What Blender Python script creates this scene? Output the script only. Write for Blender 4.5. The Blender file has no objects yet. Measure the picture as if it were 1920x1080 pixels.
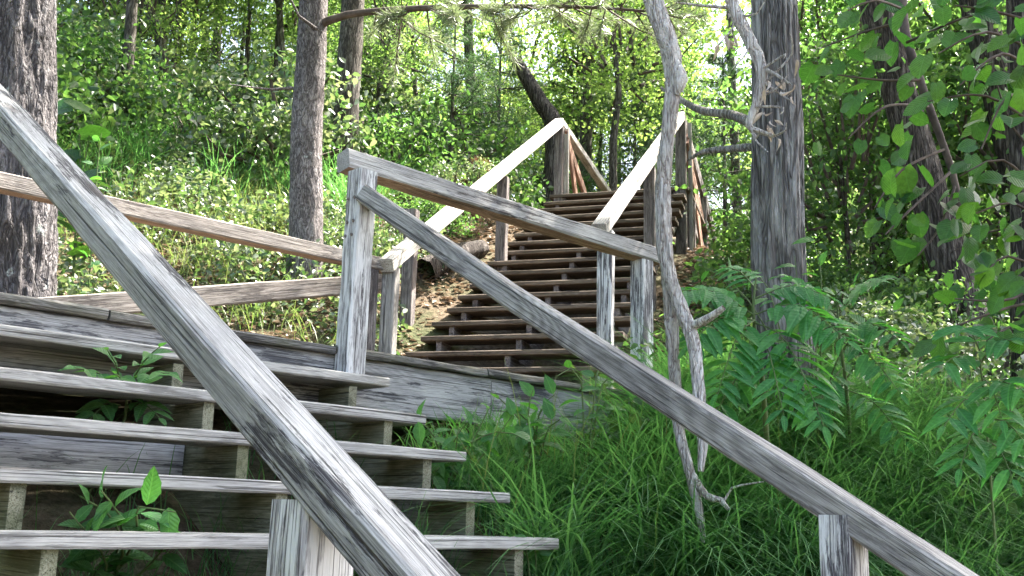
import bpy, bmesh, math, random
import numpy as np
from mathutils import Vector, Matrix, Quaternion
R = math.radians
S = bpy.context.scene
COL = S.collection
random.seed(7); RNG = np.random.default_rng(7)

# ------------------------------------------------------------------ camera
CR = np.array([0.71651381, -0.69706279, 0.02667263])
CU = np.array([-0.16672947, -0.13400328, 0.97685434])
CF = np.array([0.67735459, 0.70437674, 0.21223612])
FPX = 2016.12
cam = bpy.data.cameras.new('camera'); camo = bpy.data.objects.new('camera', cam); COL.objects.link(camo)
cam.sensor_width = 36; cam.lens = FPX / 1920 * 36; cam.clip_start = 0.05; cam.clip_end = 1000
camo.matrix_world = Matrix(((CR[0], CU[0], -CF[0], 0), (CR[1], CU[1], -CF[1], 0), (CR[2], CU[2], -CF[2], 0), (0, 0, 0, 1)))
S.camera = camo
# ------------------------------------------------------------------ light
SUN_AZ, SUN_EL = R(99), R(57)
w = bpy.data.worlds.new('World'); S.world = w; w.use_nodes = True
wn = w.node_tree; bg = wn.nodes['Background']
sky = wn.nodes.new('ShaderNodeTexSky'); sky.sky_type = 'NISHITA'; sky.sun_disc = False
sky.sun_elevation = SUN_EL; sky.sun_rotation = SUN_AZ; sky.air_density = 1.0; sky.dust_density = 5.0; sky.ozone_density = 0.4
wn.links.new(sky.outputs[0], bg.inputs[0]); bg.inputs[1].default_value = 0.15
sl = bpy.data.lights.new('sun', 'SUN'); sl.energy = 5.0; sl.angle = R(0.53); sl.color = (1, .95, .86)
so = bpy.data.objects.new('sun', sl); COL.objects.link(so)
sv = Vector((math.sin(SUN_AZ) * math.cos(SUN_EL), math.cos(SUN_AZ) * math.cos(SUN_EL), math.sin(SUN_EL)))
so.rotation_mode = 'QUATERNION'; so.rotation_quaternion = sv.to_track_quat('Z', 'Y'); so.location = sv * 40
S.view_settings.view_transform = 'Standard'; S.view_settings.look = 'None'
S.view_settings.exposure = 2.65; S.view_settings.gamma = 1; S.view_settings.use_curve_mapping = False
S.render.engine = 'CYCLES'
cy = S.cycles
cy.max_bounces = 4; cy.diffuse_bounces = 3; cy.adaptive_threshold = .02; cy.glossy_bounces = 2; cy.transmission_bounces = 5; cy.transparent_max_bounces = 4
cy.use_denoising = True; cy.caustics_reflective = False; cy.caustics_refractive = False

# ------------------------------------------------------------------ helpers
def survey(px, py, dist):
    """point seen in the direction (px, py) of the photograph at a horizontal distance in metres"""
    v = CF + CR * (px - 960) / FPX - CU * (py - 540) / FPX
    return Vector(v / math.hypot(v[0], v[1]) * dist)

def _hash(i, j, k, s):
    n = (i * 374761393 + j * 668265263 + k * 2147483647 + s * 974634777) & 0xffffffff
    n = ((n ^ (n >> 13)) * 1274126177) & 0xffffffff
    return ((n ^ (n >> 16)) & 0xffff) / 65535.0
def vnoise(x, y, z, s=0):
    x = np.asarray(x, float); y = np.asarray(y, float); z = np.asarray(z, float)
    xi = np.floor(x).astype(np.int64); yi = np.floor(y).astype(np.int64); zi = np.floor(z).astype(np.int64)
    fx = x - xi; fy = y - yi; fz = z - zi
    fx = fx * fx * (3 - 2 * fx); fy = fy * fy * (3 - 2 * fy); fz = fz * fz * (3 - 2 * fz)
    def h(a, b, c): return _hash(xi + a, yi + b, zi + c, s)
    x00 = h(0, 0, 0) * (1 - fx) + h(1, 0, 0) * fx; x10 = h(0, 1, 0) * (1 - fx) + h(1, 1, 0) * fx
    x01 = h(0, 0, 1) * (1 - fx) + h(1, 0, 1) * fx; x11 = h(0, 1, 1) * (1 - fx) + h(1, 1, 1) * fx
    return (x00 * (1 - fy) + x10 * fy) * (1 - fz) + (x01 * (1 - fy) + x11 * fy) * fz
def fbm(x, y, z, s=0, o=3):
    r = 0; a = .5; t = 0
    for i in range(o):
        r = r + a * vnoise(x * 2 ** i, y * 2 ** i, z * 2 ** i, s + i); t += a; a *= .5
    return r / t

def tag(o, label=None, cat=None, group=None, kind=None):
    if label: o['label'] = label
    if cat: o['category'] = cat
    if group: o['group'] = group
    if kind: o['kind'] = kind
    return o
WORLD = {}
def empty(name, loc):
    o = bpy.data.objects.new(name, None); COL.objects.link(o); o.location = loc; o.empty_display_size = .2
    WORLD[o] = Vector(loc); return o
def link(name, me, parent=None, loc=(0, 0, 0), rot=None, scale=None):
    """an object at the world place loc; parents are never rotated or scaled"""
    o = bpy.data.objects.new(name, me); COL.objects.link(o)
    loc = Vector(loc); WORLD[o] = loc
    if parent is not None:
        o.parent = parent; loc = loc - WORLD[parent]
    m = Matrix.Translation(loc)
    if rot is not None: m = m @ rot.to_4x4()
    if scale is not None: m = m @ Matrix.Diagonal((*([scale] * 3 if np.isscalar(scale) else scale), 1))
    o.matrix_basis = m
    return o
def mesh(name, v, f, mat, smooth=False):
    me = bpy.data.meshes.new(name)
    if isinstance(v, np.ndarray) and isinstance(f, np.ndarray):
        nv, nf, k = len(v), len(f), f.shape[1]
        me.vertices.add(nv); me.vertices.foreach_set('co', np.ascontiguousarray(v, np.float32).ravel())
        me.loops.add(nf * k); me.loops.foreach_set('vertex_index', np.ascontiguousarray(f, np.int32).ravel())
        me.polygons.add(nf); me.polygons.foreach_set('loop_start', np.arange(0, nf * k, k, dtype=np.int32))
        me.update(calc_edges=True); me.validate()
    else:
        me.from_pydata([tuple(p) for p in v], [], f); me.update()
    me.materials.append(mat)
    if smooth: me.polygons.foreach_set('use_smooth', [True] * len(me.polygons))
    return me
def basis(x, up):
    x = Vector(x).normalized(); y = Vector(up).cross(x)
    if y.length < 1e-5: y = Vector((1, 0, 0)).cross(x)
    y.normalize(); z = x.cross(y)
    return Matrix((x, y, z)).transposed()

# ------------------------------------------------------------------ materials
class NT:
    def __init__(s, name):
        s.m = bpy.data.materials.new(name); s.m.use_nodes = True; s.t = s.m.node_tree; s.t.nodes.clear()
        s.out = s.n('ShaderNodeOutputMaterial')
    def n(s, typ, **k):
        o = s.t.nodes.new(typ)
        for a, b in k.items(): setattr(o, a, b)
        return o
    def l(s, a, b): s.t.links.new(a, b)
    def val(s, sock, v):
        if hasattr(v, 'links') or isinstance(v, bpy.types.NodeSocket): s.l(v, sock)
        else: sock.default_value = v
    def math(s, op, a, b=0.0, clamp=False):
        o = s.n('ShaderNodeMath', operation=op, use_clamp=clamp); s.val(o.inputs[0], a); s.val(o.inputs[1], b); return o.outputs[0]
    def mix(s, f, a, b, mode='MIX'):
        o = s.n('ShaderNodeMix', data_type='RGBA', blend_type=mode)
        s.val(o.inputs[0], f); s.val(o.inputs[6], a if not isinstance(a, tuple) else (*a[:3], 1)); s.val(o.inputs[7], b if not isinstance(b, tuple) else (*b[:3], 1)); return o.outputs[2]
    def ramp(s, f, stops, interp='LINEAR'):
        o = s.n('ShaderNodeValToRGB'); cr = o.color_ramp; cr.interpolation = interp
        while len(cr.elements) < len(stops): cr.elements.new(.5)
        for e, (p, c) in zip(cr.elements, stops): e.position = p; e.color = (*c, 1) if len(c) == 3 else c
        s.l(f, o.inputs[0]); return o.outputs[0]
    def noise(s, vec, scale, detail=3, rough=.55, dist=0.0):
        o = s.n('ShaderNodeTexNoise'); s.l(vec, o.inputs['Vector']); o.inputs['Scale'].default_value = scale
        o.inputs['Detail'].default_value = detail; o.inputs['Roughness'].default_value = rough; o.inputs['Distortion'].default_value = dist
        return o.outputs[0]
    def mapping(s, vec, scale=(1, 1, 1), loc=(0, 0, 0)):
        o = s.n('ShaderNodeMapping'); s.l(vec, o.inputs[0]); o.inputs['Scale'].default_value = scale; o.inputs['Location'].default_value = loc; return o.outputs[0]
    def objvec(s, randomise=True):
        tc = s.n('ShaderNodeTexCoord')
        if not randomise: return tc.outputs['Object']
        oi = s.n('ShaderNodeObjectInfo'); a = s.n('ShaderNodeVectorMath', operation='ADD')
        c = s.n('ShaderNodeCombineXYZ'); r = s.math('MULTIPLY', oi.outputs['Random'], 37.0); r2 = s.math('MULTIPLY', oi.outputs['Random'], 91.0)
        s.l(r, c.inputs[0]); s.l(r2, c.inputs[1]); s.l(r, c.inputs[2])
        s.l(tc.outputs['Object'], a.inputs[0]); s.l(c.outputs[0], a.inputs[1]); return a.outputs[0]
    def bump(s, hgt, dist=.01, strength=1.0):
        o = s.n('ShaderNodeBump'); o.inputs['Distance'].default_value = dist; o.inputs['Strength'].default_value = strength; s.l(hgt, o.inputs['Height']); return o.outputs[0]
    def bsdf(s, col, rough=.8, normal=None, spec=.3):
        b = s.n('ShaderNodeBsdfPrincipled'); s.val(b.inputs['Base Color'], col if not isinstance(col, tuple) else (*col, 1))
        s.val(b.inputs['Roughness'], rough); b.inputs['Specular IOR Level'].default_value = spec
        if normal is not None: s.l(normal, b.inputs['Normal'])
        return b.outputs[0]
    def done(s, sh): s.l(sh, s.out.inputs[0]); return s.m

def wood(name, dark, mid, light, stain, stain_amt, moss=0.0, ring=30.0, paint=0.0, bumpd=.004, ringw=.07):
    """weathered plank; local x runs along the grain"""
    k = NT(name); v = k.objvec()
    cath = k.noise(k.mapping(v, (.8, 6.5, 6.5)), 1.0, 0.6, .35, .1)              # contour lines of this read as cathedral grain
    rings = k.math('SINE', k.math('MULTIPLY', cath, ring * 6.28))
    rings = k.math('MULTIPLY_ADD', rings, .5); rings.node.inputs[2].default_value = .5
    fine = k.noise(k.mapping(v, (22.0, 480, 480)), 1.0, 3, .7)
    fib = k.noise(k.mapping(v, (4.0, 210, 210)), 1.0, 4, .7)
    big = k.noise(k.mapping(v, (2.2, 7, 7)), 1.0, 5, .65)
    g = k.math('ADD', k.math('MULTIPLY', rings, ringw), k.math('ADD', k.math('MULTIPLY', fine, .5 - ringw * .5), k.math('MULTIPLY', fib, .5 - ringw * .5)))
    col = k.ramp(g, [(.36, dark), (.49, mid), (.62, light)])
    streak = k.noise(k.mapping(v, (2.4, 260, 260), (9, 4, 2)), 1.0, 2, .55)
    col = k.mix(k.math('MULTIPLY', k.ramp(streak, [(.52, (0, 0, 0)), (.55, (1, 1, 1))]), .4), col, light)
    col = k.mix(k.math('MULTIPLY', k.ramp(streak, [(.40, (1, 1, 1)), (.43, (0, 0, 0))]), .6), col, dark)
    tone = k.ramp(big, [(.32, (.66, .66, .68)), (.52, (1, 1, 1)), (.72, (1.25, 1.25, 1.24))])
    col = k.mix(1.0, col, tone, 'MULTIPLY')
    if paint:
        pn = k.noise(k.mapping(v, (3.5, 34, 34)), 1.0, 6, .7)
        col = k.mix(k.math('MULTIPLY', k.ramp(pn, [(.45, (0, 0, 0)), (.52, (1, 1, 1))]), paint), col, (.70, .70, .70))
    st = k.noise(k.mapping(v, (3.2, 24, 24), (3, 7, 1)), 1.0, 6, .72)
    where = k.noise(k.mapping(v, (1.3, 4, 4), (5, 2, 8)), 1.0, 2, .5)
    st = k.math('ADD', st, k.math('MULTIPLY', k.math('SUBTRACT', where, .5), .55))
    sm = k.math('MULTIPLY', k.ramp(st, [(.54, (0, 0, 0)), (.60, (1, 1, 1))]), stain_amt)
    sm = k.math('MULTIPLY', sm, k.ramp(fib, [(.38, (.1, .1, .1)), (.52, (1, 1, 1))]))
    col = k.mix(sm, col, stain)
    crack = k.noise(k.mapping(v, (.8, 95, 95), (11, 3, 5)), 1.0, 1.5, .5)
    c2 = k.noise(k.mapping(v, (1.5, 210, 210), (1, 13, 5)), 1.0, 1.5, .5)
    cm = k.math('MAXIMUM', k.ramp(crack, [(.30, (1, 1, 1)), (.335, (0, 0, 0))]), k.math('MULTIPLY', k.ramp(c2, [(.34, (1, 1, 1)), (.37, (0, 0, 0))]), .8))
    col = k.mix(k.math('MULTIPLY', cm, .8), col, (.03, .027, .027))
    kn = k.n('ShaderNodeTexVoronoi', feature='F1')
    k.l(k.mapping(v, (1.5, 4.5, 4.5), (2, 9, 4)), kn.inputs['Vector']); kn.inputs['Scale'].default_value = 1.0
    km = k.ramp(kn.outputs['Distance'], [(.05, (1, 1, 1)), (.12, (0, 0, 0))])
    col = k.mix(k.math('MULTIPLY', km, .7), col, (.07, .055, .05))
    if moss:
        mn = k.noise(k.mapping(v, (3, 3, 3)), 1.0, 4, .65)
        col = k.mix(k.math('MULTIPLY', k.ramp(mn, [(.42, (0, 0, 0)), (.62, (1, 1, 1))]), moss), col, (.105, .115, .05))
    h = k.math('ADD', k.math('MULTIPLY', g, .7), k.math('MULTIPLY', cm, -1.2)); h = k.math('ADD', h, k.math('MULTIPLY', sm, -.4))
    return k.done(k.bsdf(col, .82, k.bump(h, bumpd), .25))

M = {}
M['rail'] = wood('weathered_rail_wood', (.19, .184, .178), (.315, .307, .297), (.44, .43, .418), (.05, .045, .05), 1.0)
M['rail_dark'] = wood('dark_grained_rail_wood', (.15, .14, .13), (.265, .25, .235), (.38, .362, .345), (.07, .06, .065), .6, ring=30, ringw=.16)
M['tread'] = wood('weathered_tread_wood', (.24, .232, .22), (.36, .348, .33), (.47, .456, .436), (.07, .065, .06), .55)
M['post'] = wood('flaking_painted_post', (.10, .09, .095), (.33, .32, .32), (.60, .59, .585), (.06, .05, .06), .95, paint=.85)
M['backrail'] = wood('brown_grey_rail_wood', (.10, .08, .07), (.25, .215, .19), (.40, .36, .33), (.05, .04, .04), .8)
M['fascia'] = wood('silver_fascia_board', (.21, .206, .203), (.32, .316, .312), (.43, .426, .42), (.05, .05, .06), .9, ringw=.10, ring=30)
M['deck'] = wood('dark_deck_board', (.05, .046, .042), (.13, .122, .115), (.28, .27, .26), (.03, .028, .026), .7, moss=.35)
M['stringer'] = wood('green_stringer', (.11, .105, .07), (.24, .23, .16), (.36, .35, .27), (.06, .065, .04), .7, moss=.55)
M['brown'] = wood('brown_tread_wood', (.045, .034, .026), (.12, .09, .067), (.225, .18, .142), (.035, .026, .02), .6)
M['dpost'] = wood('dark_post_wood', (.045, .036, .036), (.15, .125, .12), (.32, .29, .28), (.035, .027, .03), .8)
M['pale'] = wood('bleached_rail_wood', (.20, .175, .15), (.43, .405, .37), (.58, .56, .53), (.17, .13, .10), .5)
M['under'] = wood('brown_underside_wood', (.16, .09, .06), (.30, .19, .13), (.42, .30, .22), (.10, .06, .045), .5)
M['red'] = wood('red_brown_brace_wood', (.12, .06, .04), (.26, .14, .095), (.42, .27, .2), (.07, .035, .025), .5)

def bark(name, dark, mid, light, sc=(9, 9, 1.6), lichen=0.0, bd=.03, w1=.16):
    k = NT(name); v = k.objvec()
    n0 = k.noise(k.mapping(v, sc), 1.0, 2.5, .55, .9)
    n1 = k.noise(k.mapping(v, (sc[0] * 2.1, sc[1] * 2.1, sc[2] * 2.6), (4, 8, 3)), 1.0, 3, .6, .6)
    n3 = k.noise(k.mapping(v, (sc[0] * 6, sc[1] * 6, sc[2] * 8)), 1.0, 4, .7)
    n2 = k.noise(v, 1.9, 4, .6)
    a0 = k.math('MULTIPLY', k.math('ABSOLUTE', k.math('SUBTRACT', n0, .5)), 1 / w1, True)
    a1 = k.math('MULTIPLY', k.math('ABSOLUTE', k.math('SUBTRACT', n1, .5)), 1 / (w1 * .8), True)
    plate = k.math('MULTIPLY', k.math('POWER', a0, .7), k.math('ADD', k.math('MULTIPLY', a1, .55), .45))
    f = k.math('MULTIPLY', plate, k.math('ADD', k.math('MULTIPLY', n3, 1.1), .35))
    col = k.ramp(f, [(.08, dark), (.42, mid), (.85, light)])
    col = k.mix(1.0, col, k.ramp(n2, [(.32, (.7, .68, .66)), (.68, (1.3, 1.3, 1.3))]), 'MULTIPLY')
    if lichen:
        ln = k.noise(v, 9.0, 4, .6)
        col = k.mix(k.ramp(ln, [(.70 - lichen * .1, (0, 0, 0)), (.74 - lichen * .1, (1, 1, 1))]), col, (.42, .45, .44))
    return k.done(k.bsdf(col, .9, k.bump(f, bd), .2))
M['oak'] = bark('oak_bark', (.11, .10, .097), (.33, .315, .31), (.52, .505, .50), (15, 15, 1.6), .2, .04)
M['oakbig'] = bark('deep_furrowed_bark', (.06, .055, .058), (.17, .158, .165), (.31, .297, .305), (17, 17, 4.5), .5, .035)
M['pinebark'] = bark('grey_pine_bark', (.065, .057, .057), (.20, .18, .183), (.35, .325, .33), (26, 26, 9), .2, .012)
M['darkbark'] = bark('dark_bark', (.022, .018, .017), (.09, .076, .07), (.19, .17, .158), (20, 20, 2.6), .0, .02)
M['thinbark'] = bark('thin_tree_bark', (.03, .026, .022), (.11, .095, .083), (.21, .195, .175), (24, 24, 4), .0, .01)
M['dead'] = bark('dead_limb_bark', (.26, .22, .205), (.68, .64, .61), (.84, .82, .80), (36, 36, 5), .1, .014, .11)

def leafmat(name, cols, transl=.5, rough=.45, spec=.35, trans_boost=1.5, yellow=(.9, 1.0, .35), veins=False):
    k = NT(name); geo = k.n('ShaderNodeNewGeometry'); oi = k.n('ShaderNodeObjectInfo')
    r = k.math('FRACT', k.math('ADD', geo.outputs['Random Per Island'], oi.outputs['Random']))
    n = len(cols); col = k.ramp(r, [(i / max(1, n - 1), c) for i, c in enumerate(cols)]); nrm = None
    if veins:      # leaf-local coordinates: midrib along x, side veins slanting off it
        tc = k.n('ShaderNodeTexCoord'); sp = k.n('ShaderNodeSeparateXYZ'); k.l(tc.outputs['Object'], sp.inputs[0])
        ay = k.math('ABSOLUTE', sp.outputs[1]); s_ = k.math('SUBTRACT', k.math('MULTIPLY', sp.outputs[0], 8.0), k.math('MULTIPLY', ay, 7.0))
        sv_ = k.math('ABSOLUTE', k.math('SUBTRACT', k.math('FRACT', s_), .5))
        side = k.ramp(sv_, [(.0, (1, 1, 1)), (.09, (0, 0, 0))]); mid_ = k.ramp(ay, [(.008, (1, 1, 1)), (.03, (0, 0, 0))])
        vm = k.math('MAXIMUM', k.math('MULTIPLY', side, .5), mid_)
        blot = k.noise(tc.outputs['Object'], 5.0, 4, .6)
        col = k.mix(1.0, col, k.ramp(blot, [(.3, (.75, .78, .75)), (.7, (1.2, 1.18, 1.1))]), 'MULTIPLY')
        col = k.mix(k.math('MULTIPLY', vm, .28), col, tuple(min(1, 1.9 * x + .015) for x in cols[-1]))
        nrm = k.bump(k.math('ADD', k.math('MULTIPLY', vm, -1.0), sv_), .008, .5)
    b = k.bsdf(col, rough, nrm, spec)
    t = k.n('ShaderNodeBsdfTranslucent')
    tc = k.mix(1.0, col, tuple(trans_boost * c for c in yellow), 'MULTIPLY'); k.l(tc, t.inputs[0])
    mx = k.n('ShaderNodeMixShader'); mx.inputs[0].default_value = transl; k.l(b, mx.inputs[1]); k.l(t.outputs[0], mx.inputs[2])
    return k.done(mx.outputs[0])
Y1 = (1.65, 1.8, .85)
M['wood_leaf'] = leafmat('wood_leaves', [(.045, .085, .03), (.08, .135, .048), (.12, .175, .075), (.06, .11, .045), (.16, .2, .105)], .55, yellow=Y1)
M['bright_leaf'] = leafmat('young_bright_leaves', [(.095, .15, .05), (.13, .19, .07), (.19, .23, .12), (.08, .135, .045)], .55, yellow=Y1)
M['shrub_leaf'] = leafmat('shrub_leaves', [(.035, .08, .03), (.055, .11, .04), (.08, .13, .05), (.045, .095, .04)], .45, yellow=Y1)
M['cover_leaf'] = leafmat('ground_cover_leaves', [(.035, .075, .03), (.07, .115, .055), (.15, .175, .125), (.045, .09, .035), (.24, .25, .21)], .25, .35, .6, yellow=Y1)
M['heart_leaf'] = leafmat('basswood_leaf', [(.025, .075, .034), (.036, .095, .036), (.055, .12, .036), (.03, .085, .04)], .5, .4, .5, yellow=(1.7, 1.9, .5), veins=True)
M['pinnate_leaf'] = leafmat('pinnate_leaf', [(.045, .155, .06), (.065, .195, .075), (.09, .23, .085)], .42, .5, .22, yellow=(1.4, 1.7, .5), veins=True)
M['elder_leaf'] = leafmat('elder_leaf', [(.045, .14, .05), (.065, .175, .06), (.085, .19, .065)], .4, .42, .4, yellow=(1.4, 1.7, .5), veins=True)
M['grass'] = leafmat('sedge_blades', [(.045, .12, .048), (.066, .16, .064), (.09, .2, .08), (.125, .245, .10), (.052, .135, .055)], .4, .45, .3, yellow=(1.2, 1.4, .7))
M['drygrass'] = leafmat('pale_grass_blades', [(.10, .15, .05), (.17, .20, .09), (.08, .14, .045)], .35, yellow=(1.2, 1.3, .7))
M['needle'] = leafmat('pine_needles', [(.09, .12, .07), (.13, .16, .10), (.18, .20, .14)], .3, .3, .7, yellow=(1.3, 1.4, .9))
M['darkneedle'] = leafmat('dark_pine_needles', [(.03, .065, .032), (.045, .085, .045), (.06, .10, .055)], .3, .5, .3, yellow=(1.2, 1.4, .7))
M['dry_leaf'] = leafmat('dry_curled_leaf', [(.40, .35, .31), (.52, .46, .42), (.30, .25, .22)], .25, .7, .1, yellow=(1.1, 1.0, .9))
M['litter'] = leafmat('fallen_leaves', [(.21, .15, .115), (.30, .23, .18), (.15, .105, .08), (.38, .32, .27), (.11, .08, .06)], .1, .8, .1, yellow=(1, .9, .7))
M['rust_needle'] = leafmat('rusty_dead_needles', [(.10, .06, .045), (.13, .08, .06)], .3, .7, .1, yellow=(1.2, .9, .6))
k = NT('green_stem'); M['stem'] = k.done(k.bsdf(k.ramp(k.noise(k.objvec(), 8), [(.3, (.06, .10, .03)), (.7, (.12, .16, .06))]), .6))
k = NT('twig_bark'); M['twig'] = k.done(k.bsdf(k.ramp(k.noise(k.objvec(), 14), [(.3, (.05, .035, .03)), (.7, (.13, .10, .085))]), .85))
k = NT('galvanised_bolt'); M['bolt'] = k.done(k.bsdf(k.ramp(k.noise(k.objvec(), 60), [(.3, (.10, .08, .07)), (.7, (.22, .2, .19))]), .6))
k = NT('forest_soil'); v = k.objvec(False); n1 = k.noise(v, 1.1, 5, .6); n2 = k.noise(v, 22, 4, .7)
c = k.ramp(n2, [(.3, (.045, .032, .022)), (.5, (.11, .082, .055)), (.7, (.19, .145, .105))])
c = k.mix(k.ramp(n1, [(.45, (0, 0, 0)), (.62, (.7, .7, .7))]), c, (.055, .075, .03))
M['soil'] = k.done(k.bsdf(c, .95, k.bump(k.math('ADD', n2, k.math('MULTIPLY', n1, 2)), .03), .1))

# ------------------------------------------------------------------ ground
CP = np.array([(0, 0, -1.6), (3, 0, -1.6), (-3, 1, -1.6), (6, 0, -1.1), (1, 2, -1.3), (2, 2, -1.0), (2, 3, -.5), (2, 4, .05),
    (4, 2, -.72), (4, 3, -.26), (4, 4, .30), (5, 2, -.5), (5, 3, .03), (5.4, 3.25, .30), (6, 4, .72), (7, 3, .55), (7, 1, -.25), (8.3, 3.4, 1.1), (9, 1, .35),
    (12, 3, 2.0), (12, 0, .9), (3, 5, .5), (2, 6, .62), (4, 6, .75), (0, 5, .35), (-2, 6, .4), (5, 5, .6),
    (4.84, 6.5, .98), (6.67, 7.52, 2.25), (8.85, 8.75, 3.6), (5.77, 4.84, .66), (7.6, 5.87, 1.7), (9.78, 7.09, 3.0), (11.5, 9.1, 3.75), (14.5, 10.8, 3.8),
    (2.4, 6.9, .9), (2.5, 8, 1.2), (3.9, 6.7, .95), (3.4, 8.2, 1.5), (5.12, 8.0, 2.05), (1, 10, 2.1), (3.5, 10, 2.6), (7.3, 10.7, 3.85), (5.4, 12.9, 4.5), (3, 14, 4.4),
    (6.7, 14.5, 5.4), (0, 16, 4.9), (10, 14, 5.3), (12, 18, 7.0), (5, 22, 7.2), (-6, 12, 2.2), (-8, 20, 5.5),
    (14, 5, 3.0), (16, 8, 4.2), (15, 0, 1.6), (22, 12, 6.5), (22, 4, 4.5), (20, 25, 8.8), (35, 25, 9), (0, 38, 9), (25, 40, 9.5), (45, 10, 8), (40, -10, 4), (20, -12, 0),
    (0, -15, -2.2), (-15, -8, -2.2), (-15, 8, -.2), (-25, 25, 5), (60, 40, 9.5), (60, -20, 4), (-30, -20, -2.5)], float)
def _tps(r2): return np.where(r2 > 1e-12, .5 * r2 * np.log(np.maximum(r2, 1e-12)), 0)
_n = len(CP); _K = _tps(((CP[:, None, :2] - CP[None, :, :2]) ** 2).sum(-1)) + np.eye(_n) * .25
_P = np.c_[np.ones(_n), CP[:, :2]]
_A = np.block([[_K, _P], [_P.T, np.zeros((3, 3))]]); _W = np.linalg.solve(_A, np.r_[CP[:, 2], 0, 0, 0])
def G(x, y):
    x = np.clip(np.asarray(x, float), -30, 60); y = np.clip(np.asarray(y, float), -20, 45); sh = x.shape
    q = np.c_[x.ravel(), y.ravel()]; out = np.empty(len(q))
    for i in range(0, len(q), 20000):
        b = q[i:i + 20000]; d = ((b[:, None] - CP[None, :, :2]) ** 2).sum(-1)
        out[i:i + 20000] = _tps(d) @ _W[:_n] + _W[_n] + b @ _W[_n + 1:]
    return out.reshape(sh)
def g1(x, y): return float(G(np.array([x]), np.array([y]))[0])
def onground(px, py, dmin=3.5, dmax=45):
    d = np.arange(dmin, dmax, .05); v = survey(px, py, 1.0)
    z = G(v.x * d, v.y * d); i = np.nonzero(v.z * d <= z)[0]
    dd = d[i[0]] if len(i) else dmax
    return Vector((v.x * dd, v.y * dd, g1(v.x * dd, v.y * dd)))
gx = np.unique(np.r_[np.linspace(-200, -30, 9), np.linspace(-30, -4, 14), np.arange(-4, 16, .2), np.linspace(16, 60, 45), np.linspace(60, 260, 9)])
gy = np.unique(np.r_[np.linspace(-200, -20, 9), np.linspace(-20, -2, 10), np.arange(-2, 16, .2), np.linspace(16, 45, 30), np.linspace(45, 260, 9)])
XX, YY = np.meshgrid(gx, gy); ZZ = G(XX, YY) + (fbm(XX * 1.3, YY * 1.3, XX * 0, 3) - .5) * .16
nx, ny = len(gx), len(gy); idx = np.arange(nx * ny).reshape(ny, nx)
F = np.stack([idx[:-1, :-1], idx[:-1, 1:], idx[1:, 1:], idx[1:, :-1]], -1).reshape(-1, 4)
tag(link('ground', mesh('ground', np.stack([XX, YY, ZZ], -1).reshape(-1, 3), F, M['soil'], True)), 'brown forest soil of the wooded hillside', kind='structure')

# ------------------------------------------------------------------ timber builders
def beam(name, parent, mat, pts, wd, ht, up=(0, 0, 1), twist=0.0, bev=.008, seg=None, jit=.0015, cut0=None, cut1=None, under=None):
    """squared timber through the world points pts; local x along it, edges eased and slightly uneven"""
    pts = [Vector(p) for p in pts]; L = (pts[-1] - pts[0]).length; rot = basis(pts[-1] - pts[0], up); inv = rot.transposed()
    loc = [inv @ (p - pts[0]) for p in pts]
    if seg is None: seg = max(4, min(60, int(L / .12)))
    xs = np.linspace(0, L, seg + 1)
    ys = np.interp(xs, [p.x for p in loc], [p.y for p in loc]); zs = np.interp(xs, [p.x for p in loc], [p.z for p in loc])
    a, b = wd / 2, ht / 2; e = bev
    sec = np.array([(-a + e, -b), (a - e, -b), (a, -b + e), (a, b - e), (a - e, b), (-a + e, b), (-a, b - e), (-a, -b + e)])
    V = []; sd = random.random() * 100
    for i, x in enumerate(xs):
        tw = (np.interp(x, np.linspace(0, L, len(twist)), twist) if isinstance(twist, (list, tuple)) else twist)
        c, s = math.cos(tw), math.sin(tw)
        for j, (yy, zz) in enumerate(sec):
            n = (vnoise(x * 6 + sd, j * 3.1, 0, 1) - .5) * 2 * jit; m = (vnoise(x * 6 + sd, j * 3.1, 9, 2) - .5) * 2 * jit
            yy2, zz2 = yy + n, zz + m; dx = 0
            if i == 0 and cut0: dx = cut0 * zz2
            if i == seg and cut1: dx = cut1 * zz2
            V.append((x + dx, ys[i] + yy2 * c - zz2 * s, zs[i] + yy2 * s + zz2 * c))
    Fc = [tuple(range(7, -1, -1)), tuple(seg * 8 + i for i in range(8))]
    for i in range(seg):
        for j in range(8): Fc.append((i * 8 + j, i * 8 + (j + 1) % 8, i * 8 + 8 + (j + 1) % 8, i * 8 + 8 + j))
    me = mesh(name, V, Fc, mat)
    if under:        # the unweathered underside keeps its brown colour
        me.materials.append(under)
        for i in range(seg): me.polygons[2 + i * 8].material_index = 1
    return link(name, me, parent, pts[0], rot)
def post(name, parent, mat, x, y, z0, z1, s=.105, yaw=0.0, lean=(0, 0), seg=None):
    return beam(name, parent, mat, [(x, y, z0), (x + lean[0], y + lean[1], z1)], s, s, up=(math.cos(yaw), math.sin(yaw), 0), seg=seg, bev=.009, jit=.0025)
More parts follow.
